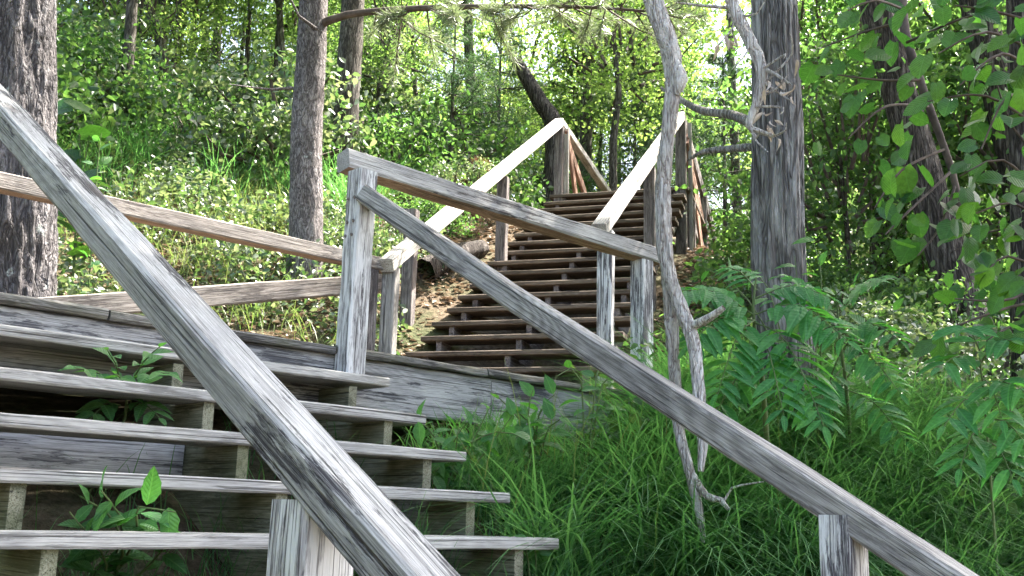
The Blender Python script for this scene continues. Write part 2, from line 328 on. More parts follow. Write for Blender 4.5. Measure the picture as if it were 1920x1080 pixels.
def stringer(parent, mat, org, fwd, side, d, r, n, th, depth=.30, drop=.043, k0=0):
    """sawn stair stringer: step k has its tread underside at org.z + k r - drop, nose at k d"""
    o = Vector(org); fwd = Vector(fwd); side = Vector(side); top = []
    for k in range(k0, n):
        z = k * r - drop
        top += [(k * d + .03, z), ((k + 1) * d + .03, z)]
    prof = [(top[0][0], top[0][1] - r)] + top
    low = [(top[-1][0], top[-1][1] - depth), (top[0][0], top[0][1] - r - depth * .55)]
    prof = prof + low
    rot = Matrix((fwd, -side, Vector((0, 0, 1)))).transposed()
    # local x along fwd, y across, z up; x is also roughly the grain
    V = [(a, s * th / 2, b) for s in (-1, 1) for a, b in prof]; m = len(prof)
    Fc = [tuple(range(m)), tuple(range(2 * m - 1, m - 1, -1))] + [(i, m + i, m + (i + 1) % m, (i + 1) % m) for i in range(m)]
    bm = bmesh.new(); vs = [bm.verts.new(v) for v in V]
    for f in Fc: bm.faces.new([vs[i] for i in f])
    bmesh.ops.recalc_face_normals(bm, faces=bm.faces); bmesh.ops.triangulate(bm, faces=[f for f in bm.faces if len(f.verts) > 4])
    me = bpy.data.meshes.new('stringer'); bm.to_mesh(me); bm.free(); me.materials.append(mat)
    return link('stringer', me, parent, o, rot)

# ------------------------------------------------------------------ lower staircase
TD, TR, Y0, Z0, TH = .28, .1732, 4.051, .635, .043
XL, XR = .985, 3.112
ls = empty('wooden_staircase', (2.05, 1.3, -1.55))
tag(ls, 'weathered grey open-riser staircase in the foreground with two sloping handrails', 'staircase')
for k in range(0, 12):
    z = Z0 - k * TR + (.016 if k == 0 else 0); y = Y0 - k * TD
    dx = [0, 0, .002, 0, -.004, 0][k % 6]
    beam('tread', ls, M['tread'], [(XL, y + .133, z - TH / 2 + random.uniform(-.002, .002)), (XR + dx, y + .133, z - TH / 2)], .262, TH, bev=.006, jit=.002)
for X in (1.172, 2.05, 2.922):
    stringer(ls, M['stringer'], (X, Y0, Z0), (0, 1, 0), (-1, 0, 0), TD, TR, 1, .045, k0=-12)
beam('riser_board', ls, M['fascia'], [(1.205, 3.93, .21), (2.02, 3.93, .205)], .04, .19)
def lz(y): return .61 * y - .926
beam('handrail', ls, M['rail'], [(1.1125, 5.0, lz(5.0)), (1.1125, .55, lz(.55))], .105, .086, seg=70, jit=.0022, bev=.01)
rr = beam('handrail', ls, M['rail_dark'], [(3.022, 4.195, 1.557), (3.022, 3.1, .885), (3.022, 1.745, .098), (3.022, .7, -.515)], .105, .094, seg=60, twist=[R(-16), R(-9), R(-3), R(0), R(1), R(0)], jit=.0022, bev=.01, under=M['under'])
post('post', ls, M['post'], 1.118, 1.66, -1.5, .61 * 1.66 - .985, .115, seg=14)
post('post', ls, M['post'], 3.022, 1.68, -1.2, .045, .108, seg=12)
post('post', ls, M['post'], 3.024, 4.262, .655, 1.70, .112, seg=14, lean=(0.012, 0))
post('post', ls, M['post'], 1.115, 4.262, .655, 1.70, .112, seg=10)
for (dz, s) in ((1.55, 0), (1.43, 0), (1.36, .02)):
    for yy in (4.235, 4.285):
        bm = bmesh.new(); bmesh.ops.create_cone(bm, cap_ends=True, segments=8, radius1=.009, radius2=.007, depth=.008)
        me = bpy.data.meshes.new('bolt'); bm.to_mesh(me); bm.free(); me.materials.append(M['bolt'])
        link('bolt', me, ls, (2.972, yy + s * .4, dz), Matrix.Rotation(R(-90), 3, 'Y'))

# ------------------------------------------------------------------ landing
hx, hy = math.sin(R(60.70)), math.cos(R(60.70))
H = Vector((hx, hy, 0)); T = Vector((hy, -hx, 0))
def ut(u, t, z): return H * u + T * t + Vector((0, 0, z))
ld = empty('landing_deck', (3.2, 5.2, .5))
tag(ld, 'dark planked landing with grey fascia board and top rails between the two flights', 'deck')
ZL = .813
yb = 4.29
cuts = {0: [.2, 1.83, 2.96, 3.96, 5.55], 1: [.2, 2.4, 4.6, 5.56], 2: [.2, 1.6, 3.9, 5.57]}
for i in range(14):
    y = yb + i * .146; xe = min(5.56, (7.50 - hy * (y + .07)) / hx)
    cs = [c for c in cuts[i % 3] if c < xe - .3] + [xe]
    for a, b in zip(cs[:-1], cs[1:]):
        zz = ZL - .02 + random.uniform(-.004, .003)
        beam('deck_board', ld, M['deck'], [(a + .004, y + .068, zz), (b - .004, y + .068, zz + random.uniform(-.004, .004))], .143, .04, bev=.009, jit=.004, seg=22)
for a, b in ((.2, 2.98), (2.985, 4.02), (4.026, 5.5)):
    beam('fascia_board', ld, M['fascia'], [(a, 4.345, .64), (b, 4.345, .64)], .04, .255, jit=.002)
for x in (.5, 3.2, 5.2):
    post('support_post', ld, M['dpost'], x, 4.43, g1(x, 4.43) - .3, .76, .12)
for x, y in ((.5, 6.1), (3.0, 6.1), (4.5, 6.1)): post('support_post', ld, M['dpost'], x, y, g1(x, y) - .3, .76, .12)
# front rail with its two end posts
beam('handrail', ld, M['rail'], [(2.985, 4.37, 1.773), (5.53, 4.37, 1.752)], .105, .108, seg=40, twist=[R(-11), R(-9), R(-7)], bev=.011, jit=.0025, under=M['under'])
post('post', ld, M['post'], 5.385, 4.372, .4, 1.70, .112)
# back rail
beam('handrail', ld, M['backrail'], [(.3, 6.245, 1.79), (4.70, 6.245, 1.822)], .105, .10, seg=30, twist=R(-2), jit=.0025, under=M['under'])
for x in (.6, 4.56): post('post', ld, M['dpost'], x, 6.25, .4, 1.77, .105)
# second rail that slopes down behind the back rail
beam('side_rail', ld, M['backrail'], [(4.80, 6.44, 1.74), (1.2, 6.44, .885)], .09, .135, seg=26, jit=.003)
for x in (4.66, 2.6): post('post', ld, M['dpost'], x, 6.54, g1(x, 6.54) - .3, 1.70 + (x - 4.8) * .2375 - .03, .105)

# ------------------------------------------------------------------ upper staircase
us = empty('wooden_staircase', ut(7.4, -2.36, .7))
tag(us, 'brown open-riser staircase climbing the slope behind the landing with sunlit rails', 'staircase')
U0, UZ, UD, UR_ = 7.423, 1.098, .288, .173
for j in range(-1, 17):
    u = U0 + j * UD; z = UZ + j * UR_ - .02
    c = u + .135; dz = random.uniform(-.004, .004)
    beam('tread', us, M['brown'], [ut(c, -3.19 + random.uniform(-.015, .015), z + dz), ut(c, -1.53 + random.uniform(-.012, .012), z)], .265, .04, bev=.006, jit=.002, seg=10)
for tt in (-3.03, -2.36, -1.69):
    o = ut(U0, tt, UZ); stringer(us, M['dpost'], o, H, -T, UD, UR_, 17, .045, depth=.28, drop=.04, k0=-1)
def uz(u): return 1.80 + .595 * (u - 7.05)
rl = ut(7.06, -3.10, uz(7.06)); rl2 = ut(12.08, -3.10, uz(12.08) + .01)
beam('handrail', us, M['pale'], [rl, rl2], .11, .10, seg=40, jit=.002)
beam('handrail', us, M['pale'], [ut(7.55, -1.62, uz(7.55) + .03), ut(12.05, -1.62, uz(12.05) - .03)], .11, .10, seg=40, jit=.002)
def upost(u, t, z0, z1, mat=M['dpost'], s=.105): 
    q = ut(u, t, 0); return post('post', us, mat, q.x, q.y, z0, z1, s, yaw=R(29.3))
upost(7.16, -3.10, .82, uz(7.16) - .055, M['rail_dark'])
upost(9.85, -3.10, 2.0, uz(9.85) - .09)
upost(12.10, -3.10, 3.6, uz(12.1) - .03)
upost(7.80, -1.62, .5, uz(7.80) - .06, M['post'], .115)
upost(9.85, -1.62, 1.6, uz(9.85) - .10)
upost(12.10, -1.62, 2.6, uz(12.1) - .04, M['dpost'], .12)
upost(12.4, -1.55, 2.4, 3.78); upost(8.35, -3.45, 1.3, 2.62)
# top platform and the rails that run on from it
for i in range(14):
    u = 12.20 + i * .146
    beam('deck_board', us, M['brown'], [ut(u, -3.2, 3.86), ut(u, -1.52, 3.86)], .137, .038, seg=6)
beam('handrail', us, M['pale'], [ut(12.06, -3.09, 4.79), ut(15.6, -3.09, 4.79)], .10, .09, seg=14)
beam('brace', us, M['red'], [ut(12.14, -3.06, 4.70), ut(14.2, -3.06, 3.95)], .04, .13, seg=10)
beam('brace', us, M['red'], [ut(12.13, -3.02, 4.72), ut(12.75, -3.02, 3.9)], .035, .12, seg=8)
beam('baluster', us, M['pale'], [ut(12.16, -3.03, 3.85), ut(12.12, -3.03, 4.72)], .035, .08, up=tuple(T), seg=6)
beam('handrail', us, M['dpost'], [ut(12.06, -1.60, 4.74), ut(16.0, -1.60, 4.15)], .045, .19, seg=14)
beam('brace', us, M['red'], [ut(12.14, -1.60, 4.55), ut(15.4, -1.60, 3.55)], .04, .22, seg=10)
beam('brace', us, M['red'], [ut(12.16, -1.55, 4.50), ut(14.0, -1.55, 3.0)], .04, .22, seg=10)
beam('brace', us, M['dpost'], [ut(12.2, -1.57, 3.72), ut(15.6, -1.57, 3.3)], .04, .2, seg=10)
beam('baluster', us, M['pale'], [ut(12.22, -1.52, 3.05), ut(12.18, -1.53, 4.7)], .03, .05, up=tuple(T), seg=6)
beam('handrail', us, M['pale'], [ut(15.6, -1.60, 3.95), ut(16.3, -1.60, 4.2)], .10, .10, seg=6)
upost(15.95, -1.6, 2.9, 4.05); upost(14.1, -1.6, 2.9, 4.35); upost(15.5, -3.1, 3.3, 4.75)
# ------------------------------------------------------------------ vegetation builders
def smooth_path(pts, rad, step):
    P = np.array([tuple(p) for p in pts], float); r = np.array(rad, float); n = len(P)
    if n == 2: P = np.array([P[0], (P[0] + P[1]) / 2, P[1]]); r = np.array([r[0], (r[0] + r[1]) / 2, r[1]]); n = 3
    out = []; ro = []
    for i in range(n - 1):
        p0 = P[max(i - 1, 0)]; p1 = P[i]; p2 = P[i + 1]; p3 = P[min(i + 2, n - 1)]
        m = max(1, int(np.linalg.norm(p2 - p1) / step))
        for t in np.arange(m) / m:
            out.append(.5 * ((2 * p1) + (-p0 + p2) * t + (2 * p0 - 5 * p1 + 4 * p2 - p3) * t * t + (-p0 + 3 * p1 - 3 * p2 + p3) * t ** 3))
            ro.append(r[i] * (1 - t) + r[i + 1] * t)
    out.append(P[-1]); ro.append(r[-1])
    return np.array(out), np.array(ro)
def tube(pts, rad, n=10, step=.2, relief=None):
    P, r = smooth_path(pts, rad, step); m = len(P)
    tan = np.gradient(P, axis=0); tan /= np.linalg.norm(tan, axis=1)[:, None] + 1e-9
    ref = np.array([.31, .95, .05]) if abs(tan[0][2]) > .8 else np.array([0, 0, 1.])
    side = np.cross(tan, ref); side /= np.linalg.norm(side, axis=1)[:, None] + 1e-9; up = np.cross(side, tan)
    th = np.arange(n) / n * 2 * np.pi; C, Sn = np.cos(th), np.sin(th)
    rr = r[:, None] * np.ones((1, n))
    if relief is not None:
        arc = np.r_[0, np.cumsum(np.linalg.norm(np.diff(P, axis=0), axis=1))]
        rr = rr * relief(C[None, :] * np.ones((m, 1)), Sn[None, :] * np.ones((m, 1)), arc[:, None] * np.ones((1, n)))
    V = P[:, None] + rr[..., None] * (side[:, None] * C[None, :, None] + up[:, None] * Sn[None, :, None])
    i = np.arange(m - 1)[:, None]; j = np.arange(n)[None, :]; a = i * n + j; b = i * n + (j + 1) % n
    return V.reshape(-1, 3), np.stack([a, b, b + n, a + n], -1).reshape(-1, 4)
def join(parts):
    V = []; F_ = []; o = 0
    for v, f in parts: V.append(v); F_.append(f + o); o += len(v)
    return np.concatenate(V), np.concatenate(F_)
def furrow(seed, rings=7.0, along=1.3, depth=.12):
    def f(c, s, z):
        wob = fbm(c * 2, s * 2, z * 1.5, seed + 5, 2) * 1.2
        n = fbm(c * rings / 2 + wob, s * rings / 2 + wob, z * along, seed, 3)
        rid = 1 - np.abs(n - .5) * 4; rid = np.clip(rid, 0, 1)
        return 1 - depth * rid ** 1.6 + .10 * (fbm(c, s, z * .6, seed + 9, 2) - .5)
    return f
def leafset(P, D, N, L, W, fold=.18, droop=.15):
    """kite leaves: base P, direction D, normal N, length L, width W"""
    Sd = np.cross(D, N); Sd /= np.linalg.norm(Sd, axis=1)[:, None] + 1e-9
    L = L[:, None]; W = W[:, None]; n = len(P)
    if float(W.max()) < .02:        # needles and other slivers: one quad
        mid = P + D * L * .42; Q = [P, mid + Sd * W * .5, P + D * L - N * L * droop, mid - Sd * W * .5]
        return np.stack(Q, 1).reshape(-1, 3), np.arange(4 * n).reshape(n, 4)
    def at(t, s, w_): return P + D * L * t + Sd * W * s * w_ + N * (W * abs(s) * w_ * fold * 2 - L * droop * t * t)
    Q = [P, at(.28, .5, .92), at(.62, .5, .8), at(1., 0, 0), at(.62, -.5, .8), at(.28, -.5, .92)]
    o = np.arange(n)[:, None] * 6
    return np.stack(Q, 1).reshape(-1, 3), np.concatenate([o + np.array([[0, 1, 2, 3]]), o + np.array([[3, 4, 5, 0]])], 1).reshape(-1, 4)
def unit(a): return a / (np.linalg.norm(a, axis=1)[:, None] + 1e-9)
def rdirs(n, rng): return unit(rng.normal(size=(n, 3)))
def leafcloud(P, leaf, rng, upw=.7, ratio=.62, out=None):
    n = len(P); N = unit(rdirs(n, rng) + np.array([0, 0, upw])); D = rdirs(n, rng) + (0 if out is None else out) + np.array([0, 0, -.25])
    D = unit(D - N * (D * N).sum(1)[:, None]); L = leaf * rng.uniform(.6, 1.25, n)
    return leafset(P, D, N, L, L * ratio)
def crown_mesh(name, n, rad, leaf, mat, seed, clusters=60, spread=.35, hollow=.25, layers=True):
    rng = np.random.default_rng(seed); rad = np.array(rad)
    c = rdirs(clusters, rng) * (hollow + (1 - hollow) * rng.random(clusters) ** .5)[:, None]
    c *= (1 + .25 * (rng.random(clusters) - .5))[:, None]
    c = c * rad; k = rng.integers(0, clusters, n)
    sp = spread * rng.uniform(.5, 1.4, clusters)
    off = rng.normal(size=(n, 3)) * sp[k][:, None] * np.array([1, 1, .45 if layers else 1.0])
    V, F_ = leafcloud(c[k] + off, leaf, rng)
    tw = []
    for i in range(clusters):
        if rng.random() < .6:
            p = c[i]; q = p * .45 + np.array([0, 0, -rad[2] * .35]); tw.append(tube([q, (p + q) / 2 + rng.normal(size=3) * .08, p], [.022, .014, .006], 4, .6))
    m = mesh(name, V, F_, mat)
    tm = mesh(name + '_twigs', *join(tw), M['twig']) if tw else None
    return m, tm

CROWN = [crown_mesh('crown', 6000, (2.3, 2.3, 2.1), .12, M['wood_leaf'], 10 + i, 75, .42) for i in range(3)]
CROWN += [crown_mesh('crown', 6000, (2.2, 2.2, 2.0), .115, M['bright_leaf'], 20 + i, 70, .42) for i in range(2)]
SAP = [crown_mesh('crown', 4200, (1.05, 1.05, 1.3), .06, M['bright_leaf' if i % 2 else 'wood_leaf'], 30 + i, 46, .24, .1) for i in range(4)]
BUSH = [crown_mesh('foliage', 3600, (.75, .75, .55), .062, M['shrub_leaf' if i % 2 else 'cover_leaf'], 40 + i, 40, .17, .2) for i in range(4)]
BIG = [crown_mesh('crown', 4600, (3.3, 3.1, 1.8), .16, M['wood_leaf'], 60 + i, 100, .42, .15) for i in range(2)]
def add_crown(par, cm, loc, sc, rz, name='crown'):
    m, tw = cm; rot = Matrix.Rotation(rz, 3, 'Z')
    c = link(name, m, par, loc, rot, sc)
    if tw: tag(link('twigs', tw, par, loc, rot, sc), kind='stuff')
    return c
def local(V, o): return V - np.array(tuple(o))

def trunk_obj(par, base, tubes, mat, name='trunk', smooth=True):
    V, F_ = join(tubes); return link(name, mesh(name, local(V, base), F_, mat, smooth), par, base)
def rooted(p): return Vector((p.x, p.y, g1(p.x, p.y)))

# ------------------------------------------------------------------ near trees
# broad furrowed tree at the left edge
b = rooted(survey(0, 560, 7.35)); t = empty('furrowed_tree', b); tag(t, 'thick deeply furrowed grey trunk with white lichen spots at the left edge', 'tree')
trunk_obj(t, b, [tube([b + Vector((0, 0, -.4)), survey(0, 560, 7.35), survey(2, 300, 7.35), survey(5, 0, 7.35), survey(5, -400, 7.4), b + Vector((-.2, .1, 9))], [.40, .335, .335, .33, .30, .2], 120, .03, furrow(3, 15, 2.8, .13))], M['oakbig'])
for i, (ox, oy, oz, s) in enumerate(((-.8, .5, 8.5, 1.2), (1.0, 1.2, 9.6, 1.1), (.3, -1.2, 9.0, 1.1))): add_crown(t, CROWN[i], b + Vector((ox, oy, oz)), s, i * 2.1)
# slender pine beyond the landing, rim lit
b = rooted(survey(568, 520, 9.5)); t = empty('pine_tree', b); tag(t, 'straight grey pine trunk behind the landing with a low bough and its right edge sunlit', 'tree')
p = [b + Vector((0, 0, -.3)), b + Vector((0, 0, .4)), survey(575, 250, 9.5), survey(588, 0, 9.5), survey(592, -500, 9.6)]
rf = furrow(8, 16, 7, .07)
tb = [tube(p, [.20, .155, .145, .135, .10], 64, .05, rf)]
tb += [tube([survey(548, 165, 9.45), survey(510, 168, 9.3), survey(430, 158, 9.0)], [.018, .012, .004], 6, .2), tube([survey(600, 60, 9.4), survey(560, 30, 9.2), survey(520, -60, 9.0)], [.02, .013, .005], 6, .2)]
trunk_obj(t, b, tb, M['pinebark'])
limbp = [survey(598, 48, 9.45), survey(650, 28, 9.3), survey(780, 16, 9.1), survey(960, 12, 8.9), survey(1110, 14, 8.7), survey(1250, 24, 8.5)]
lb = [tube(limbp, [.042, .036, .030, .024, .016, .008], 8, .1)]
NP = []; ND = []
rng = np.random.default_rng(5); LP, LR = smooth_path(limbp, [1] * 6, .1)
for i in range(4, len(LP), 1):
    for s in (-1, 1):
        if rng.random() < .8:
            q = LP[i]; d = np.array([rng.normal() * .5, s * .6 + rng.normal() * .4, -.2 + rng.normal() * .3]); d += .35 * (LP[-1] - LP[0]) / np.linalg.norm(LP[-1] - LP[0])
            L = rng.uniform(.25, .75); e = q + d * L; mid = (q + e) / 2 + np.array([0, 0, -.04])
            lb.append(tube([q, mid, e], [.009, .006, .003], 4, .25))
            for f in np.linspace(.3, 1, 9): NP.append(q + (e - q) * f); ND.append(d)
trunk_obj(t, b, lb, M['twig'], 'bough')
NP = np.repeat(np.array(NP), 24, 0); ND = unit(np.repeat(np.array(ND), 24, 0)); n = len(NP)
D = unit(ND * .7 + rdirs(n, rng) * .8); L = rng.uniform(.09, .16, n)
V, F_ = leafset(NP, D, rdirs(n, rng), L, np.full(n, .0045), 0, .05)
tag(link('needles', mesh('needles', local(V, b), F_, M['needle']), t, b), kind='stuff')
add_crown(t, CROWN[0], b + Vector((.5, .5, 8.5)), .9, 1.0)
# straight tree just behind it
def plain_tree(name, label, pts, rads, mat, crowns, group=None, ns=20, relief=None, step=.25, cat='tree', limbs=()):
    b = pts[0]; t = empty(name, b); tag(t, label, cat, group)
    tb = [tube([b + Vector((0, 0, -.35))] + list(pts), [rads[0] * 1.15] + list(rads), ns, step, relief)]
    for lp, lr in limbs: tb.append(tube(lp, lr, 7, .15))
    trunk_obj(t, b, tb, mat)
    for cm, loc, sc, rz in crowns: add_crown(t, cm, loc, sc, rz)
    return t
b = rooted(survey(640, 362, 13)); plain_tree('forest_tree', 'second straight grey trunk standing close behind the sunlit pine', [b, survey(652, 170, 13), survey(662, 0, 13), survey(672, -300, 13.1)], [.17, .16, .15, .12], M['thinbark'],
    [(CROWN[1], b + Vector((0, .5, 6.5)), 1.0, 0.3)], ns=28, relief=furrow(12, 12, 3, .08), step=.1)
b = rooted(survey(235, 270, 14)); plain_tree('forest_tree', 'thin straight trunk left of the forked one above the grassy bank', [b, survey(240, 120, 14), survey(249, -20, 14), survey(255, -250, 14)], [.085, .08, .07, .05], M['thinbark'], [(CROWN[3], b + Vector((0, .5, 6.2)), .9, .3)], ns=14)
b = rooted(survey(306, 215, 16)); plain_tree('forest_tree', 'thin crooked trunk that bends left above the grassy bank', [b, survey(306, 120, 16), survey(300, 70, 16), survey(280, 20, 16), survey(262, -120, 16)], [.09, .085, .08, .07, .05], M['thinbark'], [(CROWN[4], b + Vector((0, .5, 6.5)), .9, 1.3)], ns=14)
b = rooted(survey(1030, 330, 15)); plain_tree('forest_tree', 'dark broken trunk leaning left behind the peak of the upper rail', [b, survey(1040, 250, 15), survey(1012, 190, 15), survey(970, 118, 15), survey(962, 108, 15)], [.15, .14, .12, .09, .03], M['darkbark'], [], ns=18, step=.12)
b = rooted(survey(885, 330, 19)); plain_tree('forest_tree', 'slim dark trunk between the pine bough and the leaning broken trunk', [b, survey(884, 200, 19), survey(878, 60, 19), survey(875, -200, 19)], [.10, .10, .09, .06], M['thinbark'], [(CROWN[2], b + Vector((0, 0, 6.5)), 1., .3)], ns=12)
b = rooted(survey(1098, 330, 20)); plain_tree('forest_tree', 'straight slim trunk right of the leaning broken trunk', [b, survey(1099, 200, 20), survey(1100, 60, 20), survey(1102, -200, 20)], [.13, .12, .11, .08], M['thinbark'], [(CROWN[3], b + Vector((0, 0, 7)), 1.1, 2.3)], ns=12)
b = rooted(survey(1152, 360, 16)); plain_tree('forest_tree', 'pale thin sapling trunk seen between the two upper handrails', [b, survey(1150, 260, 16), survey(1160, 180, 16), survey(1150, 60, 16)], [.07, .06, .05, .03], M['thinbark'], [(SAP[1], b + Vector((0, 0, 4)), 1.4, 2.3)], ns=10)
for i, (px, py, d, lean, rad_) in enumerate(((700, 330, 17, 14, .05), (545, 300, 18, -12, .07), (450, 300, 19, 10, .05), (1205, 330, 22, 6, .09), (1385, 400, 17, -8, .08), (790, 330, 22, -10, .06), (170, 250, 20, 6, .06), (390, 240, 22, -6, .08))):
    b = rooted(survey(px, py, d)); plain_tree('forest_tree', 'slender trunk deep in the wood ' + ('right of the second straight trunk', 'just left of the sunlit pine', 'left of the sunlit pine, the middle of three', 'behind the hanging dead limb', 'close left of the oak', 'behind the pine bough, leaning left', 'beside the furrowed trunk at the left', 'right of the crooked trunk')[i], [b, survey(px + lean, py - 140, d), survey(px + lean * 2, py - 340, d), survey(px + lean * 2.5, py - 600, d)], [rad_, rad_ * .9, rad_ * .8, rad_ * .5], M['thinbark'], [(CROWN[i % 5], b + Vector((.3, 0, 6 + i % 3)), .9, i)], 'slender trunks deep in the wood', 10)

# big oak right of centre
b = rooted(survey(1500, 862, 6.3)); t = empty('oak_tree', b); tag(t, 'large pale grey ridged trunk behind the hanging dead limb, right of the upper stairs', 'tree')
tb = [tube([b + Vector((0.02, -.02, -.3)), b + Vector((0, 0, .12)), survey(1478, 720, 6.3), survey(1460, 480, 6.3), survey(1456, 200, 6.3), survey(1452, 0, 6.3), survey(1450, -400, 6.4), survey(1440, -900, 6.5)], [.25, .20, .175, .165, .155, .15, .14, .11], 120, .03, furrow(21, 13, 1.0, .2))]
for lp, lr in (([survey(1420, 235, 6.4), survey(1370, 215, 6.9), survey(1310, 205, 7.4), survey(1240, 165, 8.0)], [.035, .032, .028, .012]),
               ([survey(1420, 275, 6.4), survey(1360, 280, 6.8), survey(1318, 285, 7.0), survey(1290, 300, 7.2)], [.028, .024, .018, .008]),
               ([survey(1440, -420, 6.4), survey(1300, -460, 5.6), survey(1215, -300, 4.9), survey(1190, -250, 4.6)], [.10, .08, .06, .045])): tb.append(tube(lp, lr, 10, .06))
trunk_obj(t, b, tb, M['oak'])
for i, (ox, oy, oz, s) in enumerate(((.3, -1.3, 7.4, .95), (-1.5, -3.4, 7.6, .95), (2.3, -2.9, 8.0, 1.0))): add_crown(t, BIG[i % 2], b + Vector((ox, oy, oz)), s, i * 1.7)
# leaning dark trunks at the right
def right_tree(label, base, d, path, rads, mat, crowns, seed):
    b = rooted(survey(*base, d)); return plain_tree('dark_tree', label, [b] + [survey(x, y, dd) for x, y, dd in path], rads, mat, crowns(b), ns=44, relief=furrow(seed, 12, 2.2, .12), step=.06)
right_tree('dark trunk leaning left behind the large green leaves', (1858, 730), 9.0, [(1800, 560, 9), (1735, 340, 9), (1680, 150, 9), (1635, -20, 9), (1560, -350, 9)], [.20, .17, .15, .145, .14, .11], M['darkbark'], lambda b: [(BIG[0], b + Vector((.3, -1.9, 7.4)), 1.0, 2.2)], 31)
right_tree('upright dark furrowed trunk between the oak and the leaning trunk', (1672, 640), 12.0, [(1665, 480, 12), (1660, 300, 12), (1662, 0, 12), (1665, -300, 12)], [.21, .19, .18, .17, .14], M['darkbark'], lambda b: [(BIG[1], b + Vector((.3, -3.6, 7.2)), .85, .2)], 32)
right_tree('dark leaning trunk at the upper right behind the big leaves', (1990, 760), 10.0, [(1940, 480, 10), (1890, 240, 10), (1830, 0, 10), (1760, -300, 10)], [.19, .16, .15, .145, .12], M['darkbark'], lambda b: [(BIG[0], b + Vector((.3, -1.8, 8.0)), 1.0, 4.2)], 33)
right_tree('dark trunk cut by the right edge of the picture', (1925, 800), 7.6, [(1925, 500, 7.6), (1918, 200, 7.6), (1912, 0, 7.6), (1905, -300, 7.6)], [.12, .10, .095, .09, .08], M['darkbark'], lambda b: [(BIG[1], b + Vector((-1.2, -2.2, 7.8)), .7, 3.3)], 34)
right_tree('thin dark trunk crossing low behind the right-hand shrubs', (1745, 660), 13.0, [(1725, 520, 13), (1700, 440, 13), (1680, 300, 13)], [.10, .09, .07, .05], M['darkbark'], lambda b: [], 35)

# hanging dead limbs
t = empty('dead_limb', survey(1225, -250, 4.6)); tag(t, 'bare grey forked dead limb hanging down in front of the landing rail', 'branch')
lim = [tube([survey(1190, -250, 4.6), survey(1205, -100, 4.6), survey(1225, 0, 4.6), survey(1256, 90, 4.6), survey(1262, 160, 4.6), survey(1247, 300, 4.6), survey(1243, 400, 4.6), survey(1252, 500, 4.6), survey(1275, 575, 4.6), survey(1302, 650, 4.58), survey(1312, 760, 4.56), survey(1318, 820, 4.55), survey(1314, 884, 4.54)], [.045, .044, .047, .050, .040, .036, .041, .037, .036, .031, .028, .026, .012], 26, .02, furrow(41, 9, 9, .32)),
       tube([survey(1252, 500, 4.64), survey(1258, 590, 4.66), survey(1264, 690, 4.68), survey(1272, 800, 4.68), survey(1292, 880, 4.66), survey(1308, 945, 4.65), survey(1320, 1017, 4.65)], [.036, .033, .029, .025, .025, .022, .011], 18, .02, furrow(42, 8, 9, .3)),
       tube([survey(1302, 610, 4.58), survey(1330, 596, 4.5), survey(1357, 577, 4.45)], [.022, .018, .012], 10, .03),
       tube([survey(1298, 890, 4.66), survey(1325, 930, 4.62), survey(1352, 938, 4.6), survey(1366, 955, 4.58)], [.016, .016, .014, .008], 8, .03),
       tube([survey(1357, 940, 4.6), survey(1372, 915, 4.58), survey(1432, 903, 4.5)], [.006, .005, .003], 6, .04),
       tube([survey(1258, 110, 4.6), survey(1276, 150, 4.57), survey(1268, 178, 4.57)], [.03, .035, .01], 10, .03)]
trunk_obj(t, WORLD[t], lim, M['dead'], 'limb')
t = empty('dead_limb', survey(1370, -120, 5.0)); tag(t, 'crooked grey dead branch with curled dry leaves hanging in front of the oak trunk', 'branch')
lim = [tube([survey(1300, -200, 5.0), survey(1355, -60, 5.0), survey(1378, 20, 5.0), survey(1408, 80, 5.0), survey(1428, 130, 5.0), survey(1420, 190, 5.0), survey(1404, 235, 5.0), survey(1420, 245, 4.98), survey(1452, 255, 4.95)], [.04, .038, .036, .036, .033, .028, .020, .015, .009], 18, .02, furrow(51, 7, 8, .25)),
       tube([survey(1425, 125, 5.0), survey(1455, 140, 4.95), survey(1485, 160, 4.92)], [.013, .010, .005], 6, .04),
       tube([survey(1404, 235, 5.0), survey(1418, 258, 4.98), survey(1424, 250, 4.98)], [.010, .008, .004], 6, .04),
       tube([survey(1385, 15, 5.0), survey(1330, 12, 5.0), survey(1270, 5, 5.0)], [.010, .008, .004], 6, .04),
       tube([survey(1420, 180, 5.0), survey(1452, 170, 4.96), survey(1478, 140, 4.94)], [.008, .006, .003], 6, .04)]
for a_, e_ in (((1428, 130), (1470, 110)), ((1426, 150), (1488, 190)), ((1415, 200), (1462, 215)), ((1440, 150), (1480, 60)), ((1378, 20), (1340, 90)), ((1400, 60), (1372, 130)), ((1406, 232), (1440, 285)), ((1452, 255), (1475, 230)), ((1385, 30), (1440, -10))):
    q0 = survey(*a_, 4.98); q1 = survey(*e_, 4.9); lim.append(tube([q0, (q0 + q1) / 2 + Vector((random.gauss(0, .03), random.gauss(0, .03), random.gauss(0, .04))), q1], [.007, .005, .002], 5, .03))
trunk_obj(t, WORLD[t], lim, M['dead'], 'limb')

